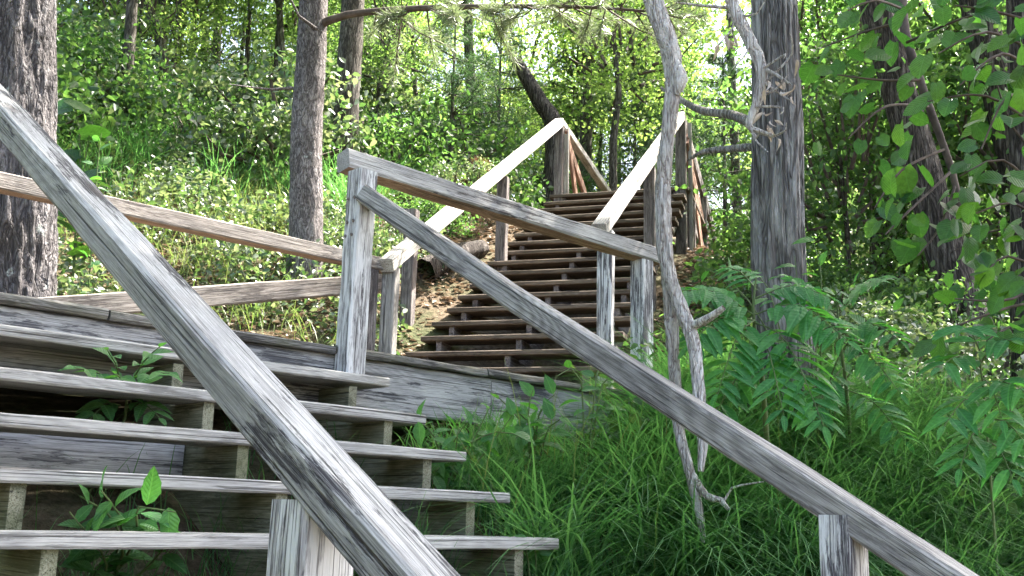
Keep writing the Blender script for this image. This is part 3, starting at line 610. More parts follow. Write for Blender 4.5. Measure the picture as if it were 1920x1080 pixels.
# ------------------------------------------------------------------ single leaves
def leaf_mesh(name, mat, L=1.0, W=.8, heart=False, fold=.14, droop=.22, n=7, serr=0.0):
    V = []; F_ = []
    for i in range(n + 1):
        t = i / n
        if heart: wd = W / 2 * (math.sin(math.pi * min(1, (t + .16) / 1.16)) ** .7) * (1 - .12 * t)
        else: wd = W / 2 * math.sin(math.pi * t ** .8) ** .9
        if i == n: wd = 0
        if serr and 0 < i < n: wd *= 1 + serr * (1 if i % 2 else -1)
        x = L * t - (.10 * L if heart and i == 0 else 0) * 0; z = -droop * L * t * t
        if heart and i == 0: V += [(-.10 * L, -wd, fold * wd), (.02 * L, 0, 0), (-.10 * L, wd, fold * wd)]
        else: V += [(x, -wd, z + fold * wd), (x, 0, z), (x, wd, z + fold * wd)]
    for i in range(n):
        a = i * 3; F_ += [(a, a + 1, a + 4, a + 3), (a + 1, a + 2, a + 5, a + 4)]
    return mesh(name, V, F_, mat, True)
def rot_from(d, nrm):
    x = Vector(d).normalized(); z = Vector(nrm); z = (z - x * z.dot(x)); z = z.normalized() if z.length > 1e-4 else Vector((0, 0, 1)); y = z.cross(x)
    return Matrix((x, y, z)).transposed()
HEART = [leaf_mesh('leaf', M['heart_leaf'], 1, .95, True, f, d, 8) for f, d in ((.12, .2), (.25, .35), (.05, .1))]
OVATE = [leaf_mesh('leaf', M['elder_leaf'], 1, .55, False, f, d, 8, .06) for f, d in ((.2, .25), (.3, .4))]
LANCE = [leaf_mesh('leaflet', M['pinnate_leaf'], 1, .34, False, f, d, 6) for f, d in ((.25, .12), (.35, .3))]
ELDER = [leaf_mesh('leaflet', M['elder_leaf'], 1, .46, False, f, d, 7, .05) for f, d in ((.25, .2), (.3, .35))]
DRY = [leaf_mesh('dry_leaf', M['dry_leaf'], 1, .30, False, f, d, 6) for f, d in ((1.6, .8), (2.2, -.7), (1.2, 1.3))]
def rv(s=1.0): return Vector((random.gauss(0, s), random.gauss(0, s), random.gauss(0, s)))
# dry leaves on the dead branch
for i in range(26):
    f = random.random(); a = random.choice([(1470, 150), (1360, 70), (1455, 215), (1450, 180)])
    p_ = survey(a[0] + random.gauss(0, 16), a[1] + random.gauss(0, 26), 4.95 + random.uniform(-.12, .1))
    link('dry_leaf', random.choice(DRY), t, p_, rot_from(Vector((random.gauss(0, .4), random.gauss(0, .4), -1)), rv()), random.uniform(.04, .075))
def stem(par, pts, rads, mat=None, name='stem', n=6):
    pts = [Vector(p) for p in pts]; V, F_ = tube(pts, rads, n, .06); o = WORLD[par]
    return link(name, mesh(name, local(V, o), F_, mat or M['stem'], True), par, o)
CAMV = Vector((0, 0, 0))
def frond(par, p0, p1, sag, npairs, size, meshes, mat=None, nrm=None, terminal=True, start=.22, spread=68):
    """compound leaf: a rachis with paired leaflets as its sub-parts"""
    p0 = Vector(p0); p1 = Vector(p1); mid = (p0 + p1) / 2 + Vector((0, 0, sag))
    o = p0; V, F_ = tube([p0, mid, p1], [.004, .003, .0015], 5, .05)
    fr = link('frond', mesh('frond', local(V, o), F_, mat or M['stem'], True), par, o)
    P, _ = smooth_path([p0, mid, p1], [1, 1, 1], .01)
    nn = Vector(nrm) if nrm is not None else Vector((0, 0, 1)) - .5 * (p0.normalized())
    for i in range(npairs + 1):
        f = start + (1 - start) * i / npairs; k = min(len(P) - 2, int(f * (len(P) - 1))); q = Vector(P[k]); d = (Vector(P[k + 1]) - Vector(P[max(0, k - 1)])).normalized()
        s_ = nn.cross(d).normalized(); sz = size * (1 - .45 * max(0, (f - .55) / .45) ** 1.5) * (.8 + .2 * min(1, i / 2))
        if i == npairs:
            if terminal: link('leaflet', random.choice(meshes), fr, q, rot_from(d + rv(.06), nn + rv(.15)), sz * .9)
        else:
            for sg in (-1, 1):
                a = R(spread + random.uniform(-7, 7)); dd = d * math.cos(a) + s_ * sg * math.sin(a) + rv(.06) + Vector((0, 0, -.12))
                link('leaflet', random.choice(meshes), fr, q, rot_from(dd, nn + rv(.2)), sz * random.uniform(.88, 1.1))
    return fr

# pinnate sumac-like plants behind the right handrail
b = rooted(survey(1450, 860, 5.3)); t = empty('pinnate_shrub', b); tag(t, 'green sapling with long feathery pinnate fronds right of the hanging dead limb', 'shrub')
top = survey(1412, 575, 4.9)
stem(t, [b + Vector((0, 0, -.1)), survey(1430, 720, 5.0), survey(1415, 620, 4.92), top, survey(1418, 520, 4.9)], [.016, .013, .009, .007, .004])
for (a, e, d0, d1, sg, npair, sz) in (((1412, 590), (1275, 545), 4.9, 4.75, .05, 9, .16), ((1412, 600), (1290, 650), 4.9, 4.65, .07, 9, .14), ((1415, 600), (1345, 740), 4.9, 4.6, .08, 9, .15), ((1415, 605), (1545, 800), 4.9, 4.6, .13, 11, .16),
        ((1415, 590), (1590, 640), 4.9, 4.7, .10, 11, .15), ((1415, 560), (1560, 560), 4.9, 4.9, .06, 9, .12), ((1418, 620), (1470, 780), 4.9, 4.55, .08, 9, .14), ((1425, 680), (1330, 800), 4.98, 4.75, .06, 8, .13), ((1420, 545), (1360, 500), 4.9, 5.1, .03, 7, .10)):
    frond(t, survey(*a, d0), survey(*e, d1), sg, npair, sz * 1.2, LANCE)
b = rooted(survey(1600, 860, 5.9)); t = empty('pinnate_shrub', b); tag(t, 'darker pinnate sapling low against the oak trunk on its right side', 'shrub')
stem(t, [b + Vector((0, 0, -.1)), survey(1590, 760, 5.8), survey(1575, 640, 5.7), survey(1570, 570, 5.7)], [.012, .010, .008, .004])
for (a, e, sg) in (((1575, 640), (1690, 740), .06), ((1575, 630), (1690, 640), .08), ((1573, 600), (1480, 520), .05), ((1573, 590), (1660, 520), .05), ((1580, 690), (1520, 800), .05), ((1585, 730), (1700, 830), .06)):
    frond(t, survey(*a, 5.72), survey(*e, 5.5), sg, 8, .15, LANCE)
# elder plants pushing through the treads
for (label, bx, by, fr_) in (('compound-leaved plant growing through the gap under the top tread', 1.72, 4.1, [((230, 745), (140, 690), 4.45, 4.2), ((235, 740), (300, 650), 4.45, 4.25), ((240, 740), (320, 700), 4.45, 4.2), ((230, 740), (200, 655), 4.45, 4.3), ((235, 760), (300, 785), 4.45, 4.25), ((225, 760), (165, 790), 4.45, 4.25), ((250, 770), (215, 700), 4.45, 4.22)]),):
    b = Vector((bx, by, g1(bx, by))); t = empty('elder_plant', b); tag(t, label, 'plant')
    stem(t, [b + Vector((0, 0, -.05)), survey(235, 780, 4.45), survey(232, 720, 4.42)], [.007, .006, .003])
    for a, e, d0, d1 in fr_: frond(t, survey(*a, d0), survey(*e, d1), .035, 3, .11, ELDER, start=.3, spread=52)
def leafy(name, label, base, stems, nleaf, size, meshes, jitter=.05, cat='plant', group=None, mat=None, face=.5, rads=(.006, .004, .002)):
    b = Vector(base); t = empty(name, b); tag(t, label, cat, group)
    for pts in stems:
        pts = [Vector(q) for q in pts]; stem(t, pts, np.interp(np.linspace(0, 1, len(pts)), [0, .5, 1], rads), mat)
        P, _ = smooth_path(pts, [1] * len(pts), .02); m = len(P)
        for i in range(nleaf):
            f = .3 + .7 * (i + random.random() * .5) / nleaf; k = min(m - 2, int(f * (m - 1))); q = Vector(P[k]); d = (Vector(P[k + 1]) - q).normalized()
            side = d.cross(q.normalized()).normalized() * (1 if i % 2 else -1)
            dd = d * .45 + side * .8 + rv(.25) + Vector((0, 0, -.15))
            nn = Vector((0, 0, 1)) - q.normalized() * face + rv(.35)
            link('leaf', random.choice(meshes), t, q + rv(jitter * .3), rot_from(dd, nn), size * random.uniform(.65, 1.15))
    return t
b = (1.5, 3.45, g1(1.5, 3.45))
leafy('broadleaf_plant', 'broad-leaved plant in the dark gap under the fourth tread', b, [[Vector(b), survey(230, 1040, 3.62), survey(200, 960, 3.5), survey(150, 930, 3.42)], [Vector(b), survey(250, 1020, 3.62), survey(260, 950, 3.45), survey(330, 960, 3.4)], [Vector(b), survey(200, 1060, 3.62), survey(130, 960, 3.45)], [Vector(b), survey(280, 1060, 3.6), survey(330, 990, 3.45)], [Vector(b), survey(170, 1090, 3.6), survey(190, 1060, 3.45)], [Vector(b), survey(230, 1000, 3.6), survey(190, 920, 3.42)]], 9, .10, OVATE)
b = rooted(survey(830, 900, 4.95)); leafy('bramble', 'pale green bramble beside the right ends of the treads', b, [[b, survey(825, 850, 4.95), survey(800, 800, 4.9), survey(765, 785, 4.85)], [b, survey(850, 830, 5.0), survey(880, 790, 4.95)], [b, survey(860, 850, 5.0), survey(930, 810, 4.95), survey(980, 820, 4.9)], [b, survey(830, 870, 4.95), survey(815, 885, 4.85)], [b, survey(880, 840, 5.0), survey(920, 760, 5.0)], [b, survey(850, 870, 4.95), survey(860, 800, 4.85)], [b, survey(900, 860, 5.0), survey(960, 780, 5.0)]], 10, .095, OVATE)
b = rooted(survey(1100, 760, 5.4)); leafy('vine', 'leafy vine climbing over the right end of the landing fascia', b, [[b, survey(1090, 715, 5.35), survey(1070, 690, 5.3), survey(1045, 705, 5.25)], [b, survey(1120, 700, 5.4), survey(1150, 660, 5.5), survey(1200, 680, 5.5)], [b, survey(1130, 720, 5.4), survey(1180, 700, 5.4), survey(1230, 720, 5.4)], [b, survey(960, 770, 5.3), survey(930, 745, 5.2)]], 7, .10, OVATE)
b = rooted(survey(1000, 830, 5.3)); leafy('creeper', 'broad-leaved creeper at the foot of the landing fascia right of the bramble', b, [[b, survey(990, 790, 5.25), survey(950, 770, 5.15)], [b, survey(1010, 780, 5.25), survey(1040, 740, 5.2)], [b, survey(1000, 800, 5.2), survey(960, 830, 5.1)], [b, survey(1030, 800, 5.2), survey(1080, 780, 5.1)], [b, survey(990, 780, 5.2), survey(1000, 730, 5.2)]], 8, .105, OVATE)
b = rooted(survey(1000, 1075, 4.3)); leafy('seedling', 'small seedling with two bright leaves at the end of the lowest tread', b, [[b, survey(1005, 1050, 4.25), survey(1000, 1000, 4.2)], [b, survey(990, 1050, 4.25), survey(985, 1030, 4.2)]], 4, .07, OVATE)
b = rooted(survey(185, 400, 8.6)); leafy('weed', 'tall flowering weed stalk lit by the sun beyond the near handrail', b, [[b, survey(180, 350, 8.6), survey(184, 300, 8.6), survey(190, 250, 8.6)]], 14, .13, OVATE)
b = rooted(survey(150, 420, 9.0)); leafy('broadleaf_sapling', 'sapling with broad round leaves beside the furrowed trunk', b, [[b, survey(150, 300, 9), survey(140, 200, 9), survey(125, 185, 9)], [b, survey(160, 300, 9), survey(180, 200, 9)], [b, survey(145, 330, 9), survey(130, 290, 9)]], 6, .22, HEART)
b = rooted(survey(1530, 800, 5.9)); leafy('oak_seedling', 'dark leafy seedling growing up in front of the right side of the oak', b, [[b, survey(1540, 650, 5.85), survey(1560, 560, 5.8), survey(1620, 520, 5.7)], [b, survey(1520, 650, 5.85), survey(1500, 560, 5.75), survey(1490, 480, 5.75)], [b, survey(1560, 700, 5.8), survey(1640, 600, 5.7), survey(1690, 590, 5.7)], [b, survey(1530, 640, 5.8), survey(1540, 520, 5.75), survey(1520, 440, 5.8)], [b, survey(1580, 720, 5.8), survey(1660, 680, 5.7), survey(1710, 690, 5.7)], [b, survey(1470, 700, 5.8), survey(1400, 560, 5.75), survey(1320, 500, 5.8)], [b, survey(1480, 700, 5.8), survey(1440, 540, 5.75), survey(1400, 500, 5.8)]], 12, .11, OVATE)
# large-leaved basswood at the right
b = rooted(survey(1985, 820, 5.2)); t = empty('basswood_tree', b); tag(t, 'leafy tree with large round heart-shaped leaves overhanging the right side', 'tree')
main = [[b + Vector((0, 0, -.1)), survey(1975, 600, 5.2), survey(1960, 300, 5.15), survey(1930, 0, 5.1), survey(1900, -200, 5.1)],
        [survey(1700, -200, 5.6), survey(1692, 20, 5.5), survey(1725, 150, 5.45), survey(1785, 320, 5.4), survey(1800, 400, 5.4)]]
for m_ in main: stem(t, m_, np.linspace(.030, .012, len(m_)), M['twig'], 'stem', 8)
twigs = [((1960, 250), (1850, 180), (1740, 190)), ((1945, 100), (1850, 60), (1760, 100)), ((1965, 380), (1880, 300), (1800, 330)), ((1970, 480), (1880, 430), (1790, 470)), ((1972, 560), (1900, 540), (1830, 620)), ((1975, 620), (1900, 610), (1850, 640)),
         ((1725, 150), (1650, 150), (1570, 140)), ((1740, 200), (1660, 200), (1590, 260)), ((1770, 280), (1690, 320), (1640, 390)), ((1785, 320), (1700, 400), (1660, 440)), ((1692, 40), (1620, 60), (1540, 90)), ((1700, 80), (1790, 40), (1860, 20)),
         ((1790, 350), (1760, 430), (1720, 480)), ((1960, 300), (1900, 240), (1860, 130)), ((1972, 520), (1890, 480), (1840, 520)), ((1700, 20), (1640, 0), (1590, 20)), ((1950, 150), (1880, 100), (1800, 160)), ((1965, 420), (1900, 380), (1830, 400)), ((1970, 500), (1900, 560), (1790, 560)), ((1970, 560), (1880, 580), (1770, 620)), ((1955, 200), (1890, 180), (1840, 280)), ((1935, 40), (1860, 20), (1790, 10))]
for (a, m_, e) in twigs:
    dd = random.uniform(4.6, 5.3); pts = [survey(*a, 5.3 if a[0] < 1900 else 5.15), survey(*m_, dd + .1), survey(*e, dd)]
    stem(t, pts, [.008, .006, .003], M['twig'], 'twig', 5); P, _ = smooth_path(pts, [1, 1, 1], .02); m2 = len(P)
    for i in range(12):
        f = .2 + .8 * i / 11; q = Vector(P[min(m2 - 1, int(f * (m2 - 1)))]) + rv(.08)
        tw_d = (pts[-1] - pts[0]).normalized(); dv = tw_d * .5 + rv(.6) + Vector((0, 0, -.55))
        link('leaf', random.choice(HEART), t, q, rot_from(dv, Vector((0, 0, .75)) - q.normalized() * .55 + rv(.45)), random.uniform(.06, .125))
# lance-leaved shrub bottom right
b = rooted(survey(1860, 900, 4.9)); t = empty('ash_sapling', b); tag(t, 'sapling with long pointed leaves below the big round leaves at the right', 'shrub')
stem(t, [b + Vector((0, 0, -.1)), survey(1850, 800, 4.85), survey(1840, 700, 4.8), survey(1835, 640, 4.8)], [.006, .005, .004, .002])
for a, e in (((1840, 690), (1760, 690)), ((1840, 680), (1900, 640)), ((1845, 740), (1930, 740)), ((1845, 750), (1770, 800)), ((1848, 790), (1930, 840)), ((1848, 800), (1800, 880)), ((1838, 660), (1800, 620)), ((1850, 830), (1900, 900)), ((1842, 710), (1880, 790))):
    frond(t, survey(*a, 4.82), survey(*e, 4.55), .05, 4, .16, LANCE, start=.25, spread=50)

# ------------------------------------------------------------------ undergrowth and wood
rng = np.random.default_rng(11)
def clear(x, y, m=.5):
    u = x * hx + y * hy; tt = x * hy - y * hx
    if -3.6 - m < tt < -1.2 + m and 5 < u < 18.5: return False
    if y < 6.9 + m and x < 5.9 + m and y > -.5: return False
    return True
def sunny(x, y, z, r):
    """does a crown here keep the sun off the upper flight and the bank behind the landing?"""
    k_ = (z - 3.0) / sv.z; sx, sy = x - sv.x * k_, y - sv.y * k_
    return z > 4 and 1.5 - r < sx < 11 + r and 5.8 - r < sy < 9.3 + r
def polar(az, d): return Vector((math.sin(R(az)) * d, math.cos(R(az)) * d, 0))
cnt = 0
LAND = [(18, 'beside the furrowed trunk at the left'), (23, 'left of the thin straight trunk'), (27, 'around the crooked thin trunk'), (31, 'left of the sunlit pine'), (36, 'just right of the sunlit pine'), (41, 'above the front landing rail'),
        (46, 'left of the sunlit handrail peak'), (51, 'between the two handrail peaks'), (57, 'between the hanging limb and the oak'), (61, 'right behind the oak'), (66, 'around the leaning dark trunk'), (90, 'behind the big leaves at the right edge')]
def place(az): return next(s_ for a_, s_ in LAND if az < a_)
for az, d, s in [(rng.uniform(14, 74), rng.uniform(9.5, 22), rng.uniform(.8, 1.9)) for _ in range(130)]:
    p_ = polar(az, d)
    if az < 42 and (d < 11.6 or rng.random() < .2): continue
    if not clear(p_.x, p_.y, .9 * s): continue
    z = g1(p_.x, p_.y)
    tt = empty('bush', (p_.x, p_.y, z)); lb_ = ('pale green low bush ', 'dark green low bush ')[cnt % 2] + ('near ' if d < 14 else 'farther up the slope ') + place(az); tag(tt, lb_, 'bush', lb_.replace('bush', 'bushes'))
    add_crown(tt, BUSH[cnt % 4], (p_.x, p_.y, z + .42 * s), s, rng.uniform(0, 6), 'foliage'); cnt += 1
for az, d, s in [(rng.uniform(10, 78), rng.uniform(12.5, 30), rng.uniform(.9, 1.9)) for _ in range(74)]:
    p_ = polar(az, d)
    if not clear(p_.x, p_.y, 1.0 * s) or (az < 44 and d < 14) or (az < 44 and d < 17.5 and rng.random() < .45) or (az < 40 and rng.random() < .25): continue
    z = g1(p_.x, p_.y)
    hgt = (1.2 + rng.uniform(0, 1.8)) * s
    if sunny(p_.x, p_.y, z + hgt, s): continue
    tt = empty('young_tree', (p_.x, p_.y, z)); lb_ = ('dark green young leafy tree ', 'bright green young leafy tree ')[cnt % 2] + ('near ' if d < 18 else 'farther back ') + place(az); tag(tt, lb_, 'tree', lb_.replace('tree', 'trees', 1))
    bb = Vector((p_.x, p_.y, z)); trunk_obj(tt, bb, [tube([bb + Vector((0, 0, -.2)), bb + Vector((rng.normal() * .1, 0, hgt * .6)), bb + Vector((rng.normal() * .15, 0, hgt + .6 * s))], [.03 * s, .025 * s, .01], 6, .5)], M['thinbark'])
    add_crown(tt, SAP[cnt % 4], (p_.x, p_.y, z + hgt), s, rng.uniform(0, 6)); cnt += 1
for az, d, s in [(rng.uniform(6, 84), rng.uniform(18, 42), rng.uniform(.8, 1.3)) for _ in range(25)]:
    p_ = polar(az, d)
    if not clear(p_.x, p_.y, 1.5): continue
    z = g1(p_.x, p_.y)
    hgt = rng.uniform(3.0, 8.0)
    if sunny(p_.x, p_.y, z + hgt, 2.4) or sunny(p_.x, p_.y, z + hgt + 2.6 * s, 2.2): continue
    tt = empty('wood_tree', (p_.x, p_.y, z)); lb_ = ('tall leafy tree ' if d < 28 else 'far tall leafy tree ') + place(az); tag(tt, lb_, 'tree', lb_.replace('tree', 'trees', 1))
    bb = Vector((p_.x, p_.y, z))
    trunk_obj(tt, bb, [tube([bb + Vector((0, 0, -.2)), bb + Vector((rng.normal() * .2, 0, hgt * .6)), bb + Vector((rng.normal() * .3, 0, hgt + 1))], [.12, .09, .04], 8, .8)], M['thinbark'])
    add_crown(tt, CROWN[cnt % 5], (p_.x, p_.y, z + hgt), s, rng.uniform(0, 6)); cnt += 1
    add_crown(tt, CROWN[(cnt + 2) % 5], (p_.x + rng.normal() * .8, p_.y + rng.normal() * .8, z + hgt + 2.6 * s), s * .9, rng.uniform(0, 6))
for i, (px, d, s) in enumerate(((1700, 7.4, .75), (1790, 6.8, .7), (1640, 8.2, .8), (1760, 8.6, .9), (1850, 7.6, .8), (1560, 8.6, .8))):
    p_ = survey(px, 700, d); z = g1(p_.x, p_.y); tt = empty('bush', (p_.x, p_.y, z))
    tag(tt, ('low bush below the leaning trunk, nearest the sedge', 'low bush under the big leaves at the right', 'low bush right of the oak foot', 'sunlit bush at the foot of the leaning trunk', 'bush by the trunk at the right edge', 'bush directly behind the oak foot')[i], 'bush', 'bushes on the bank right of the oak')
    add_crown(tt, BUSH[i % 4], (p_.x, p_.y, z + .4 * s), s, i * 1.3, 'foliage')
DARK = crown_mesh('crown', 3800, (1.0, 1.0, 1.2), .075, M['shrub_leaf'], 91, 46, .26, .1)
for i, (px, d, hgt, s, lb_) in enumerate(((1590, 9.8, 1.7, 1.0, 'dark leafy sapling just right of the oak'), (1770, 11.2, 1.5, 1.0, 'dark leafy sapling behind the foot of the leaning trunk'), (1920, 10.6, 1.8, 1.1, 'dark leafy sapling at the right edge'), (1700, 11.5, 2.2, 1.3, 'dark leafy sapling between the upright and the leaning trunks'), (1880, 11.5, 3.2, 1.3, 'taller dark leafy sapling at the right edge'), (1560, 12.5, 2.6, 1.2, 'taller dark leafy sapling behind the oak'))):
    p_ = rooted(survey(px, 600, d)); tt = empty('dark_sapling', p_); tag(tt, lb_, 'tree', 'dark saplings right of the oak')
    trunk_obj(tt, p_, [tube([p_ + Vector((0, 0, -.2)), p_ + Vector((.05, 0, hgt * .6)), p_ + Vector((0, .05, hgt + .5))], [.03, .024, .01], 6, .4)], M['thinbark'])
    add_crown(tt, DARK, p_ + Vector((0, 0, hgt)), s, i * 1.1)
for i, (u_, t_, s) in enumerate(((9.2, -4.3, .55), (10.4, -4.0, .6), (11.4, -4.1, .7), (12.0, -.75, .6), (10.2, -.8, .5), (8.6, -.9, .45))):
    q = ut(u_, t_, 0); z = g1(q.x, q.y); tt = empty('bush', (q.x, q.y, z)); lb_ = ('lowest', 'middle', 'highest')[i % 3 if i < 3 else 5 - i] + (' of three small bushes left of the upper stairs' if i < 3 else ' of three small bushes right of the upper stairs')
    tag(tt, lb_, 'bush', 'small bushes beside the upper stairs'); add_crown(tt, BUSH[i % 4], (q.x, q.y, z + .4 * s), s, i * 1.9, 'foliage')
q0 = rooted(survey(800, 420, 9.9)); q1 = rooted(survey(905, 450, 10.6)); lg = empty('fallen_log', q0); tag(lg, 'dark brown fallen log on the bank under the sunlit handrail', 'log')
trunk_obj(lg, q0, [tube([q0 + Vector((0, 0, .08)), (q0 + q1) / 2 + Vector((0, 0, .13)), q1 + Vector((0, 0, .1))], [.13, .12, .09], 18, .06, furrow(71, 9, 3, .15))], M['darkbark'])
# wood that goes on left of the place where one stands, shading that side
for i, (x, y, h, s) in enumerate(((-6.2, 3.6, 3.4, 1.1), (-6.6, 0.6, 3.8, 1.2), (-5.6, 6.6, 4.0, 1.1), (-8.2, 4.4, 6.0, 1.4), (-5.4, 9.2, 4.4, 1.2), (-3.4, 9.6, 4.6, .9))):
    bb = Vector((x, y, g1(x, y))); tt = empty('wood_tree', bb); tag(tt, 'leafy tree standing left of the lower stairs outside the picture', 'tree', 'trees left of the lower stairs')
    trunk_obj(tt, bb, [tube([bb + Vector((0, 0, -.2)), bb + Vector((.1, 0, h * .6)), bb + Vector((.05, .1, h + 1))], [.14, .11, .05], 8, .8)], M['thinbark'])
    for k_ in range(2): add_crown(tt, CROWN[(i + k_) % 5], bb + Vector((.2 * k_, .3 * k_, h - 1.6 + 2.6 * k_)), s, i + k_)
# young pines
def pine_sapling(label, b, h, mat=M['darkneedle'], seed=1, group=None):
    rng = np.random.default_rng(seed); t = empty('young_pine', b); tag(t, label, 'pine', group)
    tb = [tube([b + Vector((0, 0, -.2)), b + Vector((0, 0, h))], [.03 * h / 2, .008], 6, .4)]; NP = []; ND = []
    for z in np.arange(.25 * h, h, .28):
        for k_ in range(6):
            a = rng.uniform(0, 6.28); L = (h - z) * .42 + .15; d = np.array([math.cos(a), math.sin(a), .25]); q = np.array(tuple(b)) + np.array([0, 0, z]); e = q + d * L
            tb.append(tube([q, (q + e) / 2 + np.array([0, 0, -.03]), e], [.010, .007, .003], 4, .4))
            for f in np.arange(.25, 1.01, .06 / max(L, .3) ** .5):
                for _ in range(2): NP.append(q + (e - q) * f + rng.normal(size=3) * .07 * L); ND.append(d)
    trunk_obj(t, b, tb, M['thinbark'])
    NP = np.repeat(np.array(NP), 12, 0); ND = unit(np.repeat(np.array(ND), 12, 0)); n = len(NP)
    V, F_ = leafset(NP, unit(ND * .6 + rdirs(n, rng)), rdirs(n, rng), rng.uniform(.07, .13, n), np.full(n, .006), 0, .05)
    tag(link('needles', mesh('needles', local(V, b), F_, mat), t, b), kind='stuff')
pine_sapling('dark young pine behind the landing rail, left of the sunlit handrail', rooted(survey(840, 400, 14)), 3.0, seed=2)
pine_sapling('dark young pine just left of the peak of the sunlit handrail', rooted(survey(930, 380, 16)), 3.6, seed=3)
pine_sapling('young pine seen between the two peaks of the upper handrails', rooted(survey(1190, 330, 19)), 4.5, seed=4)
for i, (px, py, d, h, s_) in enumerate(((1360, 420, 15, 3.2, 'right of the right handrail peak'), (1560, 420, 16, 4.0, 'behind the oak on its right'), (700, 330, 20, 4.0, 'far behind the second straight trunk'), (440, 260, 21, 4.2, 'between the crooked trunk and the sunlit pine'), (1080, 330, 22, 5.5, 'far behind the left handrail peak'), (1290, 300, 23, 6.0, 'far behind the hanging limb'))):
    pine_sapling('dark young pine ' + s_, rooted(survey(px, py, d)), h, seed=20 + i)
pine_sapling('small rusty dead pine beside the sunlit handrail', rooted(survey(890, 350, 12.5)), .7, M['rust_needle'], seed=6)

# ------------------------------------------------------------------ ground cover, grass, litter
rng = np.random.default_rng(21)
def scatter(n, az0, az1, d0, d1, m=.0, keep=None):
    az = np.radians(rng.uniform(az0, az1, n)); d = np.sqrt(rng.uniform(d0 * d0, d1 * d1, n)); x = np.sin(az) * d; y = np.cos(az) * d
    u = x * hx + y * hy; tt = x * hy - y * hx
    ok = ~((tt > -3.22 - m) & (tt < -1.5 + m) & (u > 5) & (u < 16)) & ~((y < 6.45 + m) & (x < 5.6) & (u < 7.5) & (y > 4.2)) & ~((x > .9) & (x < 3.16) & (y < 4.4))
    if keep is not None: ok &= keep(x, y)
    x, y = x[ok], y[ok]; return np.c_[x, y, G(x, y)]
def cover(name, label, P, leaf, mat, hmax, cat_kind='stuff', upw=1.0, ratio=.6):
    cl = fbm(P[:, 0] * 1.8, P[:, 1] * 1.8, P[:, 0] * 0, 77, 3); P = P[cl > .47]; cl = cl[cl > .47]
    h = hmax * rng.random(len(P)) ** 1.3 * np.clip((cl - .36) * 4, .2, 1.2); Q = P + np.c_[np.zeros(len(P)), np.zeros(len(P)), h]
    V, F_ = leafcloud(Q, leaf, rng, upw, ratio); o = link(name, mesh(name, V, F_, mat)); return tag(o, label, kind='stuff')
cover('ground_cover', 'low sunlit leafy ground cover on the bank behind the landing', scatter(60000, 8, 40, 6.6, 15.5, .1), .068, M['cover_leaf'], .42)
cover('ground_cover', 'low leafy undergrowth right of the stairs', scatter(42000, 44, 78, 5.4, 16, .25), .085, M['shrub_leaf'], .55)
P = scatter(26000, 20, 60, 6.5, 16, -.05); V, F_ = leafcloud(P + np.array([0, 0, .03]), .075, rng, 3.0, .6)
tag(link('leaf_litter', mesh('leaf_litter', V, F_, M['litter'])), 'fallen brown leaves strewn over the hillside soil', kind='stuff')
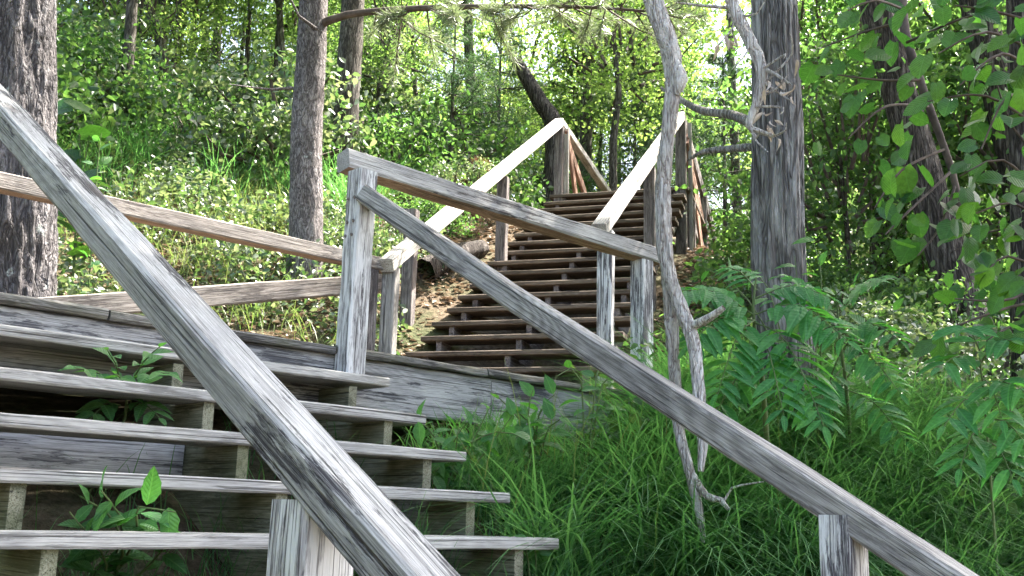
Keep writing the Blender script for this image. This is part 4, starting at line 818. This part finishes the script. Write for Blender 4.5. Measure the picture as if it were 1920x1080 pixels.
def blades(P, L, wd, mat, name, label, lean=None, droop=.8, segs=4):
    n = len(P); az = rng.uniform(0, 2 * np.pi, n); ld_ = np.c_[np.cos(az), np.sin(az), np.zeros(n)]
    if lean is not None: ld_ = unit(ld_ + np.array(lean)); 
    L = L * rng.uniform(.55, 1.2, n); dr = droop * rng.uniform(.4, 1.25, n); st = rng.uniform(.1, .5, n)
    sd = np.cross(ld_, np.array([0, 0, 1.])); sd = unit(sd); rows = []
    for i in range(segs + 1):
        t_ = i / segs; out = L * (st * t_ + dr * t_ ** 2 * .55); up = L * (t_ - .5 * dr * t_ ** 2.2)
        c_ = P + ld_ * out[:, None] + np.c_[np.zeros(n), np.zeros(n), up]; wv = wd * (1 - t_ ** 1.5) + .0006
        rows += [c_ - sd * wv / 2, c_ + sd * wv / 2]
    V = np.stack(rows, 1); m = 2 * (segs + 1); base = np.arange(n)[:, None] * m
    F_ = np.concatenate([base + np.array([[2 * i, 2 * i + 1, 2 * i + 3, 2 * i + 2]]) for i in range(segs)], 1).reshape(-1, 4)
    return tag(link(name, mesh(name, V.reshape(-1, 3), F_, mat)), label, kind='stuff')
def tussock(P, n, sp):
    k_ = rng.integers(0, len(P), n); Q = P[k_].copy(); Q[:, :2] += rng.normal(size=(n, 2)) * sp; Q[:, 2] = G(Q[:, 0], Q[:, 1]) - .02; return Q
far = lambda x, y: (x > 3.2) & (y < 4.6)
blades(tussock(scatter(520, 42, 84, 3.9, 7.2, 0, lambda x, y: (x > 3.3) & ((np.hypot(x, y) > 4.75) | (np.arctan2(x, y) < .84)) & (y < 3.2 + .7 * np.clip(x - 4.0, 0, 2))), 34000, .10), .80, .013, M['grass'], 'grass', 'long drooping dark green sedge covering the slope right of the stairs', (-.75, -.5, 0), 1.45, 5)
blades(tussock(scatter(60, 40, 60, 4.6, 6.2, 0, lambda x, y: (x > 3.2) & (y < 4.25)), 260, .08), .7, .006, M['drygrass'], 'grass', 'tall pale grass stalks at the end of the landing fascia', (-.2, -.2, 0), .5)
blades(tussock(scatter(300, 14, 38, 8.2, 14, .2), 6000, .10), .4, .007, M['drygrass'], 'grass', 'bright grass tufts on the sunlit bank behind the landing', None, .7)
blades(tussock(scatter(70, 14, 36, 11.5, 16, .2), 7000, .16), .7, .010, M['grass'], 'grass', 'tall soft grass in the shade at the upper left', None, .8)
blades(tussock(np.c_[rng.uniform(3.2, 4.3, 70), rng.uniform(2.3, 4.2, 70), np.zeros(70)], 6000, .09), .36, .008, M['grass'], 'grass', 'short grass along the right ends of the lower treads', (-.3, -.3, 0), 1.0)
# plants under the stairs
P = np.c_[rng.uniform(1.0, 3.1, 900), rng.uniform(2.2, 4.2, 900), np.zeros(900)]; P[:, 2] = G(P[:, 0], P[:, 1])
blades(tussock(P[:60], 2500, .1), .35, .005, M['grass'], 'grass', 'thin grass growing in the shade under the lower stairs', None, .7)
